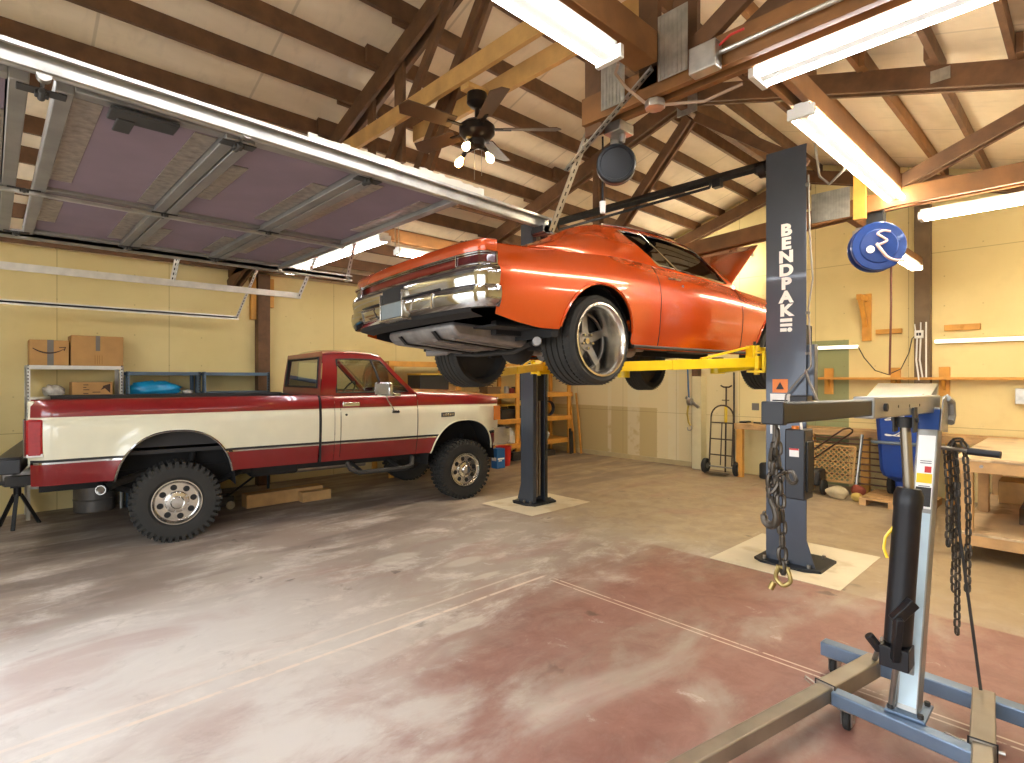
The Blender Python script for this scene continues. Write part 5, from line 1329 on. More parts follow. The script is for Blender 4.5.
for a, b in (((0, 0), (LW, 0)), ((0, LH), (LW, LH)), ((0, 0), (0, LH)), ((LW, 0), (LW, LH))): g.bar(lp(*a), lp(*b), .03, .014, (-1, 0, .28))
build('frame', g, M_wood_new, lat, bevel=.002)
mw = thing('folding_cart', (8.55, 2.7, 0), 'folded cart with a long looped brown handle beside the lattice panel', 'cart')
g = G(); g.tube([(8.62, 2.95, .36), (8.66, 2.55, .70), (8.68, 2.36, .86), (8.69, 2.32, .90), (8.70, 2.32, .93), (8.72, 2.36, .95), (8.72, 2.44, .93), (8.72, 2.6, .80), (8.70, 3.06, .40)], .012, 8); build('handle', g, mat('brown_tube', '4b3526', .45, .4, var=.15), mw)
g = G(); g.box(8.5, 8.8, 2.68, 3.16, .12, .34); g.cbox((8.64, 3.0, .36), .22, .22, .1); build('deck', g, M_darkgrey, mw, bevel=.03)
for y in (2.64, 3.2):
    g = G(); g.lathe((8.56, y, .11), (0, 1, 0), [(.04, -.02), (.10, -.025), (.11, -.015), (.11, .015), (.10, .025), (.04, .02)], 20); build('wheel', g, M_rubber, mw)
def blob(name, c, r, m, label, cat, seed):
    rnd = random.Random(seed); g = G(); g.sphere(c, r[0], r[1], r[2], 16, 10)
    for v in g.bm.verts:
        d = (v.co-Vector(c)); f_ = 1+.18*math.sin(d.x*31+seed)+.16*math.sin(d.y*27+seed*2)+.10*math.sin(d.z*45); v.co = Vector(c)+d*f_
        v.co.z = max(v.co.z, .003) if c[2] < .3 else v.co.z
    return build(name, g, m, label=label, cat=cat, ang=70)
blob('crumpled_rag', (8.45, 2.44, .07), (.10, .14, .08), mat('pale_rag', 'c4b28d', .85, var=.15), 'crumpled pale rag on the floor in front of the rod rack', 'rag', 1)
blob('crumpled_rag', (8.42, 2.20, .055), (.08, .06, .055), mat('yellow_rag', 'c9aa57', .8, var=.15), 'small yellowish rag on the floor by the pallet', 'rag', 2)
blob('crumpled_rag', (8.66, 2.22, .09), (.08, .08, .10), mat('red_rag', '8e4630', .85, var=.15), 'reddish rag heaped beside the yellow rag', 'rag', 3)
g = G(); g.cyl((8.75, 2.30, 0.02), (8.85, 2.24, .86), .02, n=10); build('steel_pipe', g, M_galv, label='grey pipe standing upright between the lattice panel and the yellow leg', cat='pipe')
pal = thing('wooden_pallet', (8.6, 1.8, 0), 'low wooden pallet under the blue cart by the back wall', 'pallet')
g = G()
for i in range(5): g.box(8.22+.17*i, 8.36+.17*i, 1.38, 2.12, .075, .095)
build('deck_board', g, M_wood_bench, pal, bevel=.002, each=True)
for y in (1.38, 1.72, 2.04): g = G(); g.box(8.22, 9.04, y, y+.08, .0, .075); build('runner', g, M_wood_bench, pal, bevel=.002)
bc = thing('recycling_cart', (8.66, 1.78, .095), 'tall blue plastic recycling cart with white swirl mark standing on the pallet', 'recycling cart')
g = G(); rows = []
for z, hx, hy, cx in ((.10, .10, .09, .06), (.30, .11, .10, .05), (.38, .22, .20, .0), (.46, .26, .23, 0), (.9, .29, .255, 0), (1.36, .32, .28, 0), (1.40, .34, .30, 0)):
    rows.append([(8.66+cx+hx*sx*(1-.0), 1.78+hy*sy, z) for sx, sy in ((-1, -.8), (-.8, -1), (.8, -1), (1, -.8), (1, .8), (.8, 1), (-.8, 1), (-1, .8), (-1, -.8))])
g.grid(rows); g.box(8.40, 8.92, 1.55, 2.0, 1.36, 1.40); build('bin_body', g, M_bluep, bc, bevel=.01)
g = G(); g.prism([(8.30, 2.12, 1.40), (8.30, 1.46, 1.40), (8.84, 1.46, 1.56), (8.84, 2.12, 1.56)], (0, 0, .02)); g.prism([(8.84, 1.46, 1.56), (8.84, 2.12, 1.56), (9.02, 2.06, 1.40), (9.02, 1.50, 1.40)], (0, 0, .02)); build('bin_lid', g, M_white, bc, bevel=.006)
g = G(); g.tube([(8.38, 1.56, .82), (8.35, 1.60, .82), (8.35, 2.06, .82), (8.40, 2.08, .82)], .022, 10); build('bar', g, mat('grey_bar', '6b7782', .4, .5, var=.1), bc)
def bface(t): return (8.66-.288, t[0], t[1])
g = G(); cx, cy = 1.82, 1.02
pts = [Vector((8.332+.02*((1.36-(cy+.12*math.sin(t)))), cx-.12*math.cos(2*t+.5)*.9, cy+.12*math.sin(t)+.03*math.sin(3*t))) for t in linspace(0, 2*PI, 40)[:-1]]
g.tube(pts, .007, 6, closed=True); g.tube([Vector((8.342, 1.80-.055+.05*math.cos(t), 1.02-.145+.03*math.sin(t)+.03)) for t in linspace(.3, 5.2, 16)], .008, 6)
g.box(8.330, 8.342, 1.72, 1.90, 1.165, 1.18); g.box(8.330, 8.344, 1.76, 1.90, 1.14, 1.153); build('swirl_mark', g, M_white, bc)
for y in (1.60, 1.96):
    wn2 = G(); wn2.lathe((8.80, y, .215), (0, 1, 0), [(.03, -.03), (.11, -.03), (.12, -.02), (.12, .02), (.11, .03), (.03, .03)], 20); build('wheel', wn2, M_rubber, bc)
bc.location.y -= .07
# things fixed to the back wall
br = thing('wood_bracket', (9.42, 2.3, 2.3), 'wooden wall bracket with a slanted brace below the blue reel', 'bracket')
g = G(); g.box(9.46, 9.5, 2.28, 2.40, 2.20, 2.90); build('back_board', g, M_wood_yel, br, bevel=.004)
g = G(); g.box(9.10, 9.46, 2.32, 2.38, 2.78, 2.86); build('arm', g, M_wood_yel, br, bevel=.004)
g = G(); g.bar((9.46, 2.35, 2.42), (9.20, 2.35, 2.80), .06, .07); build('brace', g, M_wood_yel, br, bevel=.004)
g = G(); g.box(9.44, 9.5, 1.90, 2.22, 2.29, 2.36); build('wood_block', g, M_wood_yel, label='short flat wood block beside the wall bracket', cat='wood block', bevel=.004)
g = G(); g.box(9.44, 9.5, 1.04, 1.42, 2.29, 2.37); g.cyl((9.44, 1.22, 2.33), (9.425, 1.22, 2.33), .025, n=12); build('wood_block', g, M_wood_yel, label='lone wood block with a knot on the wall right of the grey post', cat='wood block', bevel=.004)
ou = thing('outlet_box', (9.33, 1.68, 2.1), 'white electrical outlet box with cords on the grey wall post', 'outlet')
g = G(); g.box(9.32, 9.36, 1.63, 1.73, 2.20, 2.31); build('box', g, M_white, ou, bevel=.006)
g = G()
for y in (1.665, 1.695): g.box(9.316, 9.322, y-.012, y+.012, 2.235, 2.275)
build('socket', g, M_ink, ou)
g = G()
for y, z1 in ((1.66, 1.66), (1.70, 1.62)): g.tube([(9.335, y, 2.20), (9.33, y+.01, 1.9), (9.335, y-.02, z1)], .010, 6)
g.tube([(9.34, 1.60, 2.42), (9.335, 1.60, 2.2), (9.34, 1.60, 1.66)], .010, 6); g.tube([(9.335, 1.72, 2.31), (9.34, 1.73, 2.4)], .008, 6); g.tube([(9.335, 1.66, 2.31), (9.34, 1.66, 2.42)], .008, 6)
build('cord', g, M_white, ou)
g = G(); g.tube([(9.42, 2.44, 2.12), (9.42, 2.36, 1.95), (9.42, 2.22, 1.76), (9.42, 2.06, 1.70), (9.40, 1.90, 1.78), (9.36, 1.80, 2.0), (9.345, 1.76, 2.2), (9.34, 1.73, 2.23)], .007, 6)
build('power_cord', g, M_darkgrey, label='thin dark cord drooping between the short strip light and the outlet', cat='cord')
g = G(); g.box(9.40, 9.5, .52, .70, 1.32, 1.52); g.cyl((9.45, .6, 1.52), (9.45, .6, 1.6), .02, n=10); build('junction_box', g, M_galv, label='grey metal box on the back wall below the ledge, at the right edge', cat='electrical box', bevel=.006)
g = G(); g.box(9.485, 9.5, 3.93, 4.05, 1.10, 1.22); build('wall_plate', g, M_tape, label='small grey cover plate on the wall right of the hand truck', cat='wall plate', bevel=.004)
g = G(); g.cyl((9.44, 4.34, .02), (9.44, 4.34, 1.75), .015, n=10); build('conduit_pipe', g, M_darkgrey, label='thin dark conduit rising on the back wall right of the hand truck', cat='pipe')
# hand truck
htk = thing('hand_truck', (9.05, 4.40, 0), 'brown hooped steel hand truck leaning on the back wall', 'hand truck')
M_hbrown = mat('rusty_brown_tube', '4a3a28', .5, .4, var=.2)
def hpnt(y, z): return (9.06+.10*z/1.2, y, z)
g = G(); g.tube([hpnt(4.21, .16), hpnt(4.21, .95)]+[hpnt(4.41+.20*math.cos(a)*-1*-1, .98+.20*math.sin(a)) for a in linspace(PI, 0, 12)]+[hpnt(4.61, .95), hpnt(4.61, .16)], .014, 8); build('frame', g, M_hbrown, htk)
for z in (.33, .60, .88):
    g = G(); g.tube([hpnt(4.21, z), hpnt(4.61, z)], .011, 8); build('cross_bar', g, M_hbrown, htk)
g = G(); g.tube([hpnt(4.41, .16), hpnt(4.41, .88)], .010, 8); build('centre_bar', g, M_hbrown, htk)
g = G(); g.box(8.86, 9.05, 4.22, 4.60, .03, .04); build('toe_plate', g, M_hbrown, htk, bevel=.003)
g = G(); g.cyl((9.10, 4.10, .125), (9.10, 4.72, .125), .012, n=10); build('axle', g, M_steel, htk)
for y in (4.13, 4.69):
    g = G(); g.lathe((9.10, y, .125), (0, 1, 0), [(.05, -.03), (.10, -.042), (.125, -.025), (.125, .025), (.10, .042), (.05, .03)], 24); w_ = build('wheel', g, M_rubber, htk)
    g = G(); g.cyl((9.10, y-.036, .125), (9.10, y+.036, .125), .05, n=18); build('hub', g, M_steel, w_)
tp = thing('jack_pole', (9.38, 4.45, .0), 'slim yellow and brown pole jack standing behind the hand truck', 'pole jack')
g = G(); g.cyl((9.36, 4.46, .0), (9.40, 4.46, 1.50), .014, n=10); build('pole', g, M_hbrown, tp)
g = G(); g.cyl((9.375, 4.46, .86), (9.385, 4.46, 1.15), .026, n=12); build('sleeve', g, M_yellow, tp)
g = G(); g.tube([(9.40, 4.36, 1.52), (9.40, 4.41, 1.49), (9.40, 4.51, 1.49), (9.40, 4.56, 1.52)], .014, 8); g.tube([(9.38, 4.40, 1.26), (9.38, 4.53, 1.26)], .008, 8); build('crosspiece', g, M_hbrown, tp)
wi = thing('hand_winch', (9.25, 4.98, 1.0), 'steel hand winch with blue rope and yellow strap hanging on the cream boxing', 'winch')
g = G(); g.tube([(9.29, 5.14, 1.85), (9.28, 5.12, 1.45), (9.27, 5.10, 1.28)], .014, 8); build('rope', g, mat('blue_rope', '2f5d86', .6, var=.15), wi)
g = G(); g.cyl((9.24, 5.03, 1.22), (9.24, 5.10, 1.22), .07, n=20); g.bar((9.25, 5.15, 1.30), (9.25, 4.90, 1.12), .04, .05); build('drum', g, M_steel, wi, bevel=.004)
g = G(); g.tube([(9.25, 5.10, 1.18), (9.24, 5.12, 1.0), (9.25, 5.10, .85), (9.25, 5.06, .78)], .016, 8); build('strap', g, mat('yellow_strap', 'b79b3a', .7, var=.15), wi)
g = G(); g.tube([(9.25, 5.06, .79), (9.25, 5.03, .74), (9.25, 5.06, .70), (9.25, 5.11, .70), (9.25, 5.12, .75)], .011, 8); build('hook', g, M_steel, wi)
g = G(); g.box(9.0+.15, 9.35, 4.0, 4.12, .895, .925); g.cyl((9.2, 3.9, .91), (9.2, 3.78, .91), .014, n=10); build('hand_plane', g, M_black, label='small black tool lying on the end of the wall bench', cat='tool', bevel=.008)
g = G(); g.lathe((9.28, 3.72, 0), (0, 0, 1), [(.10, 0), (.11, .02), (.11, .22), (.09, .25), (.03, .26)], 24); build('paint_can', g, M_darkgrey, label='dark can on the floor under the end of the wall bench', cat='can')

# ------------------------------------------------------------------ reels and fan overhead
rl = thing('hose_reel', (5.72, 1.35, 2.55), 'large blue hose reel hanging in front of the back wall', 'hose reel')
ax = Vector((-.86, -.50, 0)).normalized(); rc = Vector((5.72, 1.345, 2.805))
g = G(); g.lathe(rc-ax*.09, ax, [(.10, .03), (.205, .03), (.212, .04), (.212, .05), (.205, .06), (.14, .062), (.14, .14), (.205, .145), (.214, .155), (.214, .172), (.205, .180), (.15, .171), (.142, .178), (.05, .178), (.0, .182)], 48); build('drum', g, mat('blue_reel_enamel', '12326f', .35, var=.06, coat=.4), rl, ang=25)
g = G(); q = ax.cross(Vector((0,0,1))).normalized(); fcn = rc+ax*.10
def rpt(a, b, o=0): return fcn+q*a+Vector((0, 0, b))+ax*o
g = G(); g.cyl(rpt(-.06 if False else .07, -.03), rpt(.07, -.03)+ax*.006, .032, n=20); build('round_label', g, M_white, rl)
g = G(); hose = [rpt(-.08, .115, .005), rpt(-.025, .125, .015), rpt(.02, .10, .02), rpt(-.02, .065, .02), rpt(-.05, .035, .02), rpt(-.0, .008, .02), rpt(.025, .015, .012)]
g.tube(smoothpts(hose), .010, 8); g.tube(smoothpts([rpt(.025, .015, .012), rpt(0, -.04, .03), rpt(-.05, -.11, .03), rpt(-.12, -.14, .02), rpt(-.19, -.135, 0)]), .013, 8); build('hose', g, mat('pink_hose', 'c7a79b', .5, var=.08), rl)
g = G(); g.box(5.69, 5.79, 1.28, 1.41, 3.0, 3.14); g.bar(rc-ax*.13+Vector((0, 0, .0)), rc-ax*.13+Vector((0, 0, .28)), .06, .012, ax); g.cyl(rc-ax*.14, rc-ax*.08, .05, n=16); build('mount', g, M_black, rl, bevel=.004)
g = G(); b0 = rc-q*.12+Vector((0, 0, -.17)); g.tube([b0, b0+Vector((0, 0, -.35)), b0+Vector((.0, .01, -.90))], .009, 8); g.cyl(b0+Vector((0, .01, -.90)), b0+Vector((0, .01, -.96)), .009, n=8); build('hanging_hose', g, mat('brown_hose', '6e4029', .5, var=.15), rl)
cr_ = thing('cord_reel', (2.72, 1.99, 2.8), 'black round power cord reel hanging from the nearest truss', 'cord reel')
ax2 = Vector((-.80, -.60, -.05)).normalized(); rc2 = Vector((2.74, 1.985, 2.935))
g = G(); g.lathe(rc2-ax2*.05, ax2, [(.05, 0), (.105, .0), (.118, .02), (.118, .07), (.110, .082), (.095, .084), (.092, .078), (.0, .080)], 40); build('housing', g, mat('black_reel', '17191b', .45, .1, var=.1), cr_, ang=25)
g = G(); g.bar(rc2-ax2*.04+Vector((0, 0, .09)), rc2-ax2*.04+Vector((.0, .0, .20)), .07, .02, ax2); g.cyl(rc2+Vector((0, -.04, .12)), rc2+Vector((0, -.05, .19)), .02, n=10); g.box(2.66, 2.80, 1.90, 2.02, 3.10, 3.16); build('mount', g, M_steel, cr_, bevel=.004)
g = G(); b0 = rc2+Vector((-.0, .10, 0)); g.tube([b0+Vector((0, 0, .2)), b0+Vector((0, .0, .0)), b0+Vector((0, .0, -.20))], .006, 8); build('cord', g, M_black, cr_)
g = G(); g.cyl(b0+Vector((0, 0, -.20)), b0+Vector((0, 0, -.27)), .020, .016, n=12); build('connector', g, M_white, cr_)
eb = thing('junction_box', (2.56, 1.28, 3.24), 'grey square electrical box with red wires and conduit on the nearest truss', 'electrical box')
g = G(); g.box(2.50, 2.57, 1.24, 1.38, 3.14, 3.27); build('box', g, M_galv, eb, bevel=.006)
g = G(); g.cyl((2.55, 1.24, 3.215), (2.55, -2.0, 3.225), .012, n=10); build('conduit', g, M_galv, eb)
g = G(); g.tube([(2.54, 1.24, 3.245), (2.53, 1.18, 3.265), (2.54, 1.12, 3.27)], .006, 6); build('wire', g, M_red, eb)
ob = thing('outlet_box', (2.62, 1.6, 3.1), 'small grey octagon outlet box with cords under the nearest truss', 'outlet')
g = G(); g.cyl((2.60, 1.63, 3.14), (2.60, 1.63, 3.10), .055, n=8); build('box', g, M_galv, ob, bevel=.004)
g = G(); g.tube([(2.58, 1.66, 3.12), (2.46, 1.72, 3.20), (2.34, 1.70, 3.22), (2.28, 1.64, 3.22)], .008, 6); g.tube([(2.62, 1.58, 3.11), (2.70, 1.40, 3.09), (2.75, 1.22, 3.13)], .008, 6); build('cord', g, mat('tan_cord', 'a88f78', .6, var=.08), ob)
fan = thing('ceiling_fan', (2.68, 3.22, 3.85), 'dark brown ceiling fan with bare bulbs hanging from the pine ties', 'ceiling fan')
M_fan = mat('dark_bronze', '241d18', .35, .5, var=.1)
fx, fy = 2.68, 3.22
g = G(); g.box(fx-.12, fx+.18, fy-.05, fy+.05, 3.80, 3.84); build('mounting_block', g, M_wood_new, fan, bevel=.004)
g = G(); g.lathe((fx, fy, 3.80), (0, 0, -1), [(.075, 0), (.078, .07), (.05, .10), (.018, .11), (.018, .20), (.05, .21)], 28); build('canopy', g, M_fan, fan)
g = G(); g.lathe((fx, fy, 3.60), (0, 0, -1), [(.03, .0), (.10, .02), (.135, .05), (.135, .10), (.10, .14), (.06, .15), (.055, .20), (.03, .21)], 32); build('motor', g, M_fan, fan)
for i in range(5):
    a = 2*PI*i/5+.5; e = Vector((math.cos(a), math.sin(a), 0)); t = Vector((-math.sin(a), math.cos(a), 0)); o = Vector((fx, fy, 3.53))
    tw = Vector((0, 0, .018))
    g = G(); g.prism([o+e*.20-t*.055-tw, o+e*.60-t*.07-tw, o+e*.64-tw*.0, o+e*.60+t*.07+tw, o+e*.20+t*.055+tw], (0, 0, .008)); bl_ = build('blade', g, mat('fan_blade', '5a432e', .5, var=.15), fan, bevel=.002)
    g = G(); g.bar(o+e*.10, o+e*.26, .035, .008); build('blade_iron', g, M_fan, bl_)
M_bulb = mat('lit_bulb', 'ffc873', .4, var=0, emit=28.)
M_bulb2 = mat('lit_bulb_dim', 'ffdca8', .4, var=0, emit=7.)
for i, (dx, dy, dz) in enumerate(((-.02, .12, -.0), (.02, -.07, -.02), (-.10, -.04, .02))):
    b0 = Vector((fx, fy, 3.40)); b1 = Vector((fx+dx, fy+dy, 3.385+dz)); dd = Vector((dx*.5, dy*.5, -.06)).normalized()
    g = G(); g.tube([b0, b1], .012, 8); g.cyl(b1, b1+dd*.035, .018, n=12); sk = build('lamp_arm', g, M_fan, fan)
    g = G(); c = b1+dd*.035; g.lathe(c, dd, [(.013, 0), (.016, .015), (.030, .045), (.030, .065), (.018, .085), (.0, .09)], 18); build('bulb', g, M_bulb if i == 0 else M_bulb2, sk)
g = G(); g.tube([(fx, fy+.03, 3.40), (fx, fy+.03, 3.16)], .0025, 5); g.tube([(fx+.02, fy-.03, 3.40), (fx+.02, fy-.03, 3.18)], .0025, 5); build('pull_chain', g, M_steel, fan)

# ------------------------------------------------------------------ shelves behind the pickup
def rack(name, x0, x1, y0, y1, z1, levels, m, label, slots=True, lip=.045):
    t = thing(name, ((x0+x1)/2, (y0+y1)/2, 0), label, 'shelving unit', group='steel shelving units behind the pickup')
    for x in (x0, x1):
        for y in (y0, y1):
            g = G(); sx = 1 if x == x0 else -1; sy = 1 if y == y0 else -1
            g.use(0); a, b = sorted((x, x+sx*.04)); c, d = sorted((y, y+sy*.003)); g.box(a, b, c, d, 0, z1)
            a, b = sorted((x, x+sx*.003)); c, d = sorted((y, y+sy*.04)); g.box(a, b, c, d, 0, z1)
            if slots and y == y0:
                g.use(1)
                for i in range(int(z1/.04)):
                    zz = .03+.04*i
                    if zz > .9: g.box(x+sx*.020-.006, x+sx*.020+.006, y-.0008, y+.0045, zz, zz+.018)
            build('upright', g, [m, M_slot], t)
    for z in levels:
        g = G(); g.box(x0+.004, x1-.004, y0+.004, y1-.004, z-.012, z); g.box(x0+.004, x1-.004, y0+.003, y0+.010, z-lip, z); g.box(x0+.004, x1-.004, y1-.010, y1-.003, z-lip, z); build('shelf', g, m, t, bevel=.002)
    return t
rack('shelving_unit', .30, 1.235, 8.49, 8.9, 1.80, (.4, .95, 1.42, 1.80), M_whitemetal, 'white perforated steel shelf unit with boxes on top, behind the truck bed')
rack('shelving_unit', 1.26, 2.115, 8.49, 8.9, 1.735, (.4, .95, 1.40, 1.73), M_shelfblue, 'blue-grey steel shelf unit holding a blue bag, between the other two units')
rack('shelving_unit', 2.14, 3.04, 8.49, 8.9, 1.735, (.4, .95, 1.46, 1.73), M_shelfblue, 'empty blue-grey steel shelf unit nearest the truck cab')
def carton(x0, x1, y0, y1, z0, z1, label, tape=None):
    t = thing('cardboard_box', ((x0+x1)/2, (y0+y1)/2, z0), label, 'box', group='cardboard boxes on the white shelf')
    g = G(); g.box(x0, x1, y0, y1, z0, z1); build('carton', g, M_card, t, bevel=.006)
    if tape:
        g = G(); a, b = tape[:2]; g.box(a, b, y0-.0015, y0, z0 if tape[2] else z1-(z1-z0)*.5, z1+.001); g.box(a, b, y0, y1, z1, z1+.0015); build('tape', g, M_tape, t)
    return t
cb = carton(.33, .69, 8.50, 8.86, 1.80, 2.10, 'cardboard box with a curved smile arrow and grey tape on the white shelf unit', (.49, .55, True))
g = G(); pts = [(.36+.29*u, 8.497, 2.0-.055*(1-(2*u-1)**2)) for u in linspace(0, 1, 16)]
for a, b in zip(pts, pts[1:]):
    u = (a[0]-.36)/.29; g.bar(a, b, .003, .006+.012*math.sin(PI*min(1, u+.1)), (0, 0, 1))
g.bar((.60, 8.497, 2.012), (.66, 8.497, 2.018), .003, .009); g.bar((.66, 8.497, 2.02), (.645, 8.497, 1.975), .003, .009, (1, 0, 0)); build('arrow_mark', g, mat('mark_ink', '3a2416', .6, var=.05), cb)
cb = carton(.71, 1.235, 8.50, 8.88, 1.80, 2.17, 'larger plain cardboard box beside the smaller one on the white shelf unit', (.95, .995, False))
g = G()
for x in (.94, .965, .985, 1.01): g.box(x, x+.008, 8.4985, 8.5, 1.82, 1.93)
build('faint_print', g, mat('carton_print', 'a0763f', .8, var=.05), cb)
cb = carton(.72, 1.125, 8.52, 8.84, 1.42, 1.60, 'low printed cardboard box inside the white shelf unit')
g = G()
for x, z, w in ((.83, 1.56, .05), (.83, 1.53, .03), (.83, 1.50, .06), (.92, 1.47, .08), (.83, 1.455, .05)): g.box(x, x+w, 8.5185, 8.52, z, z+.010)
g.prism([(1.02, 8.5185, 1.55), (1.10, 8.5185, 1.58), (1.10, 8.5185, 1.46)], (0, .0015, 0)); g.prism([(1.0, 8.5185, 1.50), (1.06, 8.5185, 1.53), (1.03, 8.5185, 1.545)], (0, .0015, 0)); build('printing', g, MATS['mark_ink'], cb, each=True)
def bag(name, c, r, m, label, seed, cat='bag'):
    g = G(); g.sphere(c, r[0], r[1], r[2], 28, 16)
    for v in g.bm.verts:
        d = v.co-Vector(c); f_ = 1+.08*math.sin(d.x*55+seed)*math.sin(d.z*60)+.07*math.sin(d.x*90+d.z*70+seed); v.co = Vector(c)+d*f_
        if v.co.z < c[2]-r[2]*.85: v.co.z = c[2]-r[2]*.85
    return build(name, g, m, label=label, cat=cat, ang=80)
M_poly = mat('clear_poly_bag', 'b5b0a6', .22, var=.2, scale=30)
bag('plastic_bag', (.56, 8.66, 1.49), (.11, .12, .082), M_poly, 'crumpled clear plastic bag beside the printed box on the white shelf unit', 1)
bag('plastic_bag', (1.60, 8.66, 1.50), (.31, .13, .112), M_blue_bag, 'long bright blue wrapped bundle on the middle shelf unit', 3)
bag('plastic_bag', (1.99, 8.64, 1.445), (.07, .08, .054), M_poly, 'small wad of clear wrap at the end of the blue bundle', 5)

# wooden shelving along the left wall beyond the pickup
ws_ = thing('wooden_shelving', (7.1, 8.3, 0), 'long yellow pine shelving full of garage goods past the pickup hood', 'shelving unit')
SX0, SX1, SY0, SY1 = 4.75, 9.36, 7.97, 8.62
for z, nm in ((1.93, 'top_shelf'), (1.34, 'shelf'), (.83, 'shelf'), (.34, 'shelf')):
    g = G(); g.box(SX0, SX1, SY0+.02, SY1, z-.02, z); g.box(SX0, SX1, SY0-.02, SY0+.02, z-.09, z); build(nm, g, M_wood_yel, ws_, bevel=.003)
for x in (4.80, 6.2, 7.7, 9.28):
    for y in (SY0+.02, SY1-.08):
        g = G(); g.box(x-.02, x+.07, y, y+.04, 0, 1.90); build('post', g, M_wood_yel, ws_, bevel=.003)
def goods(kind, x, y, z, s, m, label, cat):
    g = G()
    if kind == 'box': g.box(x-s[0]/2, x+s[0]/2, y-s[1]/2, y+s[1]/2, z, z+s[2])
    elif kind == 'jug':
        g.lathe((x, y, z), (0, 0, 1), [(s[0]*.46, 0), (s[0]*.5, .02), (s[0]*.5, s[2]*.6), (s[0]*.36, s[2]*.78), (s[0]*.14, s[2]*.86), (s[0]*.14, s[2])], 18)
        g.tube([(x, y-s[0]*.42, z+s[2]*.55), (x, y-s[0]*.58, z+s[2]*.68), (x, y-s[0]*.35, z+s[2]*.84)], .012, 6)
    elif kind == 'can': g.lathe((x, y, z), (0, 0, 1), [(s[0]*.5, 0), (s[0]*.5, s[2]*.93), (s[0]*.46, s[2]*.95), (s[0]*.46, s[2]), (s[0]*.40, s[2]*.97)], 18)
    elif kind == 'case':
        g.box(x-s[0]/2, x+s[0]/2, y-s[1]/2, y+s[1]/2, z, z+s[2]*.55); g.box(x-s[0]/2-.008, x+s[0]/2+.008, y-s[1]/2-.008, y+s[1]/2+.008, z+s[2]*.55, z+s[2]*.85)
        g.tube([(x-s[0]*.2, y, z+s[2]*.84), (x-s[0]*.2, y, z+s[2]), (x+s[0]*.2, y, z+s[2]), (x+s[0]*.2, y, z+s[2]*.84)], .012, 6)
    elif kind == 'bag':
        g.sphere((x, y, z+s[2]*.5), s[0]*.5, s[1]*.5, s[2]*.5, 18, 10)
        for v in g.bm.verts: v.co.z = max(z, min(z+s[2]*.95, v.co.z+.02*math.sin(v.co.x*40)))
    elif kind == 'coil':
        for i in range(4): g.tube([(x+s[0]*.45*math.cos(t), y+.02*i, z+s[2]*.5+s[2]*.45*math.sin(t)) for t in linspace(0, 2*PI, 22)[:-1]], .014, 6, closed=True)
    return build(name_of[kind], g, m, label=label, cat=cat, bevel=.006 if kind in ('box', 'case') else 0, group='goods on the wooden shelving')
name_of = dict(box='storage_box', jug='jug', can='can', case='tool_case', bag='sack', coil='hose_coil')
mk = lambda n_, c_: mat(n_, c_, .5, var=.12)
GOODS = [
 ('box', 5.75, 8.28, 1.34, (.62, .4, .36), mk('goods_black', '232325'), 'large black box on the upper shelf above the truck hood', 'box'),
 ('box', 5.75, 8.25, 1.70, (.66, .44, .03), mk('goods_yellow', 'c9a83a'), 'flat yellow board lying on the large black box', 'board'),
 ('case', 7.2, 8.25, 1.34, (.34, .25, .16), mk('goods_brown', '6b5235'), 'brown tool case on the upper shelf right of the black box', 'tool case'),
 ('can', 7.6, 8.2, 1.34, (.11, .11, .14), mk('goods_grey', '8f8b80'), 'grey tin on the upper shelf, left of the lift post', 'tin'),
 ('can', 7.78, 8.25, 1.34, (.13, .13, .10), mk('goods_red', '8c2f22'), 'low red tin on the upper shelf, left of the lift post', 'tin'),
 ('case', 8.05, 8.25, 1.34, (.30, .22, .15), mk('goods_dark', '3a332b'), 'dark case on the upper shelf beside the low red tin', 'tool case'),
 ('can', 8.4, 8.2, 1.34, (.12, .12, .12), mk('goods_cream', 'b9a98a'), 'cream tin on the upper shelf at the lift post', 'tin'),
 ('case', 7.55, 8.22, .83, (.42, .3, .22), mk('goods_black', '232325'), 'black tool case on the middle shelf left of the lift post', 'tool case'),
 ('box', 7.95, 8.22, .83, (.30, .3, .26), mk('goods_dark', '3a332b'), 'dark box on the middle shelf left of the lift post', 'box'),
 ('coil', 8.75, 8.10, .83, (.40, .2, .34), mk('goods_black', '232325'), 'coiled black hose on the middle shelf right of the lift post', 'hose'),
 ('box', 8.35, 8.22, .83, (.24, .3, .30), mk('goods_slate', '46505a'), 'slate grey box on the middle shelf behind the lift post', 'box'),
 ('box', 7.7, 8.2, 1.0+.09, (.4, .25, .03), mk('goods_yellow', 'c9a83a'), 'thin yellow board lying across the middle shelf cases', 'board'),
 ('bag', 8.55, 8.12, .34, (.34, .34, .20), mk('goods_white', 'cfcdc2'), 'white sack on the lower shelf right of the lift post', 'sack'),
 ('bag', 8.52, 8.12, .53, (.32, .32, .12), mk('goods_green', '7f8a4a'), 'greenish sack on top of the white sack', 'sack'),
 ('jug', 8.35, 8.3, .34, (.20, .20, .36), mk('goods_white', 'cfcdc2'), 'white jug at the back of the lower shelf behind the sacks', 'jug'),
 ('jug', 7.62, 8.1, .34, (.18, .18, .30), mk('goods_white', 'cfcdc2'), 'white jug on the lower shelf left of the lift post', 'jug'),
 ('box', 8.55, 8.15, .0, (.5, .4, .12), mk('goods_dark', '3a332b'), 'flat dark box on the floor under the white sack', 'box'),
 ('case', 7.7, 8.05, .0, (.30, .22, .20), mk('goods_black', '232325'), 'black case on the floor by the lift post', 'tool case'),
]
for a in GOODS: goods(*a)
bk = thing('red_bucket', (7.05, 7.68, 0), 'red plastic bucket on the floor past the truck bumper', 'bucket')
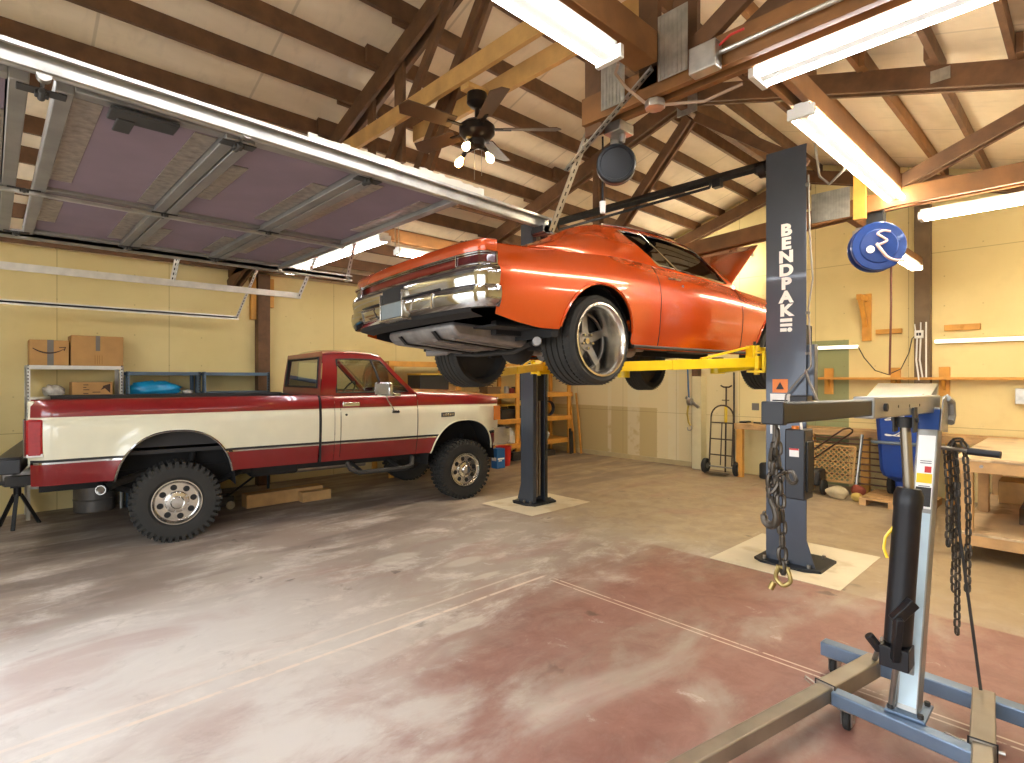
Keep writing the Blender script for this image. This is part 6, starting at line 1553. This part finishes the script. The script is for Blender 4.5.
g = G(); g.lathe((7.05, 7.68, 0), (0, 0, 1), [(.115, 0), (.12, .01), (.145, .34), (.155, .345), (.155, .365), (.14, .365), (.115, .03), (.0, .03)], 28); build('pail', g, M_red, bk)
g = G(); g.tube([(7.05+.16*math.cos(t), 7.68-.06*math.sin(t), .345-.10*math.sin(t)) for t in linspace(0, PI, 14)], .005, 6); build('handle', g, M_steel, bk)
g = G(); g.box(6.68, 6.88, 7.46, 7.62, 0, .36); jb = build('carton', g, mat('blue_carton', '1d5f9e', .5, var=.06), label='blue printed carton on the floor behind the truck front wheel', cat='box', bevel=.006)
g = G(); g.box(6.678, 6.68, 7.48, 7.60, .14, .20); g.box(6.70, 6.86, 7.4585, 7.46, .16, .19); g.box(6.72, 6.80, 7.4585, 7.46, .13, .15); build('white_print', g, M_white, jb)
for (a, b, w, lab) in (((9.33, 7.86, 0), (9.33, 8.02, 1.30), .05, 'long yellow board leaning at the end of the wooden shelving, outermost'), ((9.38, 7.72, 0), (9.42, 7.90, 1.32), .045, 'yellow board leaning on the back wall next to the shelving end')):
    g = G(); g.bar(a, b, w, .022, (1, 0, 0)); build('leaning_board', g, M_wood_yel, label=lab, cat='board', bevel=.003)
for i, (x, y, h, lab) in enumerate(((9.2, 7.90, .55, 'short dark stick standing by the shelving end, nearest the camera'), (9.28, 7.93, .48, 'short dark stick standing by the shelving end, behind its twin'))):
    g = G(); g.bar((x, y-.04, 0), (x+.02, y, h), .04, .05, (1, 0, 0)); build('dark_stick', g, M_darkgrey, label=lab, cat='stick', bevel=.004)

# ------------------------------------------------------------------ things seen under and behind the pickup
js = thing('jack_stand', (.22, 8.22, 0), 'black three-legged stand with a grey casting, left of the truck tail', 'jack stand')
for a in (0.3, 2.4, 4.5):
    g = G(); g.bar((.22+.20*math.cos(a), 8.22+.20*math.sin(a), .0), (.22+.03*math.cos(a), 8.22+.03*math.sin(a), .36), .035, .03); build('leg', g, M_black, js, bevel=.003)
g = G(); g.cyl((.22, 8.22, .34), (.22, 8.22, .46), .035, n=14); g.box(.16, .28, 8.16, 8.226, .44, .46); build('post', g, M_black, js)
g = G(); g.lathe((.08, 8.22, .56), (1, 0, 0), [(.05, 0), (.10, .02), (.11, .10), (.08, .14), (.08, .22), (.10, .26), (.05, .30)], 22); build('casting', g, M_tank, js)
for (x0, x1, y0, y1, z1, lab) in ((2.35, 3.35, 7.35, 7.55, .17, 'long wooden timber lying on the floor under the pickup cab'), (3.0, 3.4, 7.2, 7.34, .13, 'short timber block under the pickup beside the long one')):
    g = G(); g.box(x0, x1, y0, y1, 0, z1); build('timber_block', g, M_wood_bench, label=lab, cat='timber', bevel=.008)
for x, lab in ((.95, 'grey drum on the floor beyond the truck rear wheel, left one'), (1.55, 'grey drum on the floor beyond the truck rear wheel, right one')):
    g = G(); g.lathe((x, 8.62, 0), (0, 0, 1), [(.20, 0), (.21, .01), (.21, .14), (.218, .15), (.21, .16), (.21, .32), (.2, .33), (.03, .33)], 26); build('steel_drum', g, mat('drum_grey', '7c7770', .5, .4, var=.15), label=lab, cat='drum')
mk2 = thing('floor_jack', (1.95, 7.6, 0), 'black floor jack under the middle of the pickup', 'floor jack')
g = G(); g.box(1.7, 2.25, 7.5, 7.54, .04, .16); g.box(1.7, 2.25, 7.68, 7.72, .04, .16); g.box(2.0, 2.2, 7.54, 7.68, .05, .12); build('frame', g, M_black, mk2, bevel=.006)
g = G(); g.bar((2.1, 7.61, .12), (1.8, 7.61, .28), .08, .05); g.cyl((1.8, 7.61, .28), (1.8, 7.61, .31), .05, n=16); build('lift_arm', g, M_darkgrey, mk2, bevel=.004)
for x in (1.74, 2.2):
    for y in (7.49, 7.73): g = G(); g.cyl((x, y-.015, .05), (x, y+.015, .05), .05, n=16); build('wheel', g, M_steel, mk2)
g = G(); g.tube([(2.2, 7.61, .14), (2.5, 7.61, .34), (2.75, 7.61, .50)], .014, 8); build('handle', g, M_black, mk2)
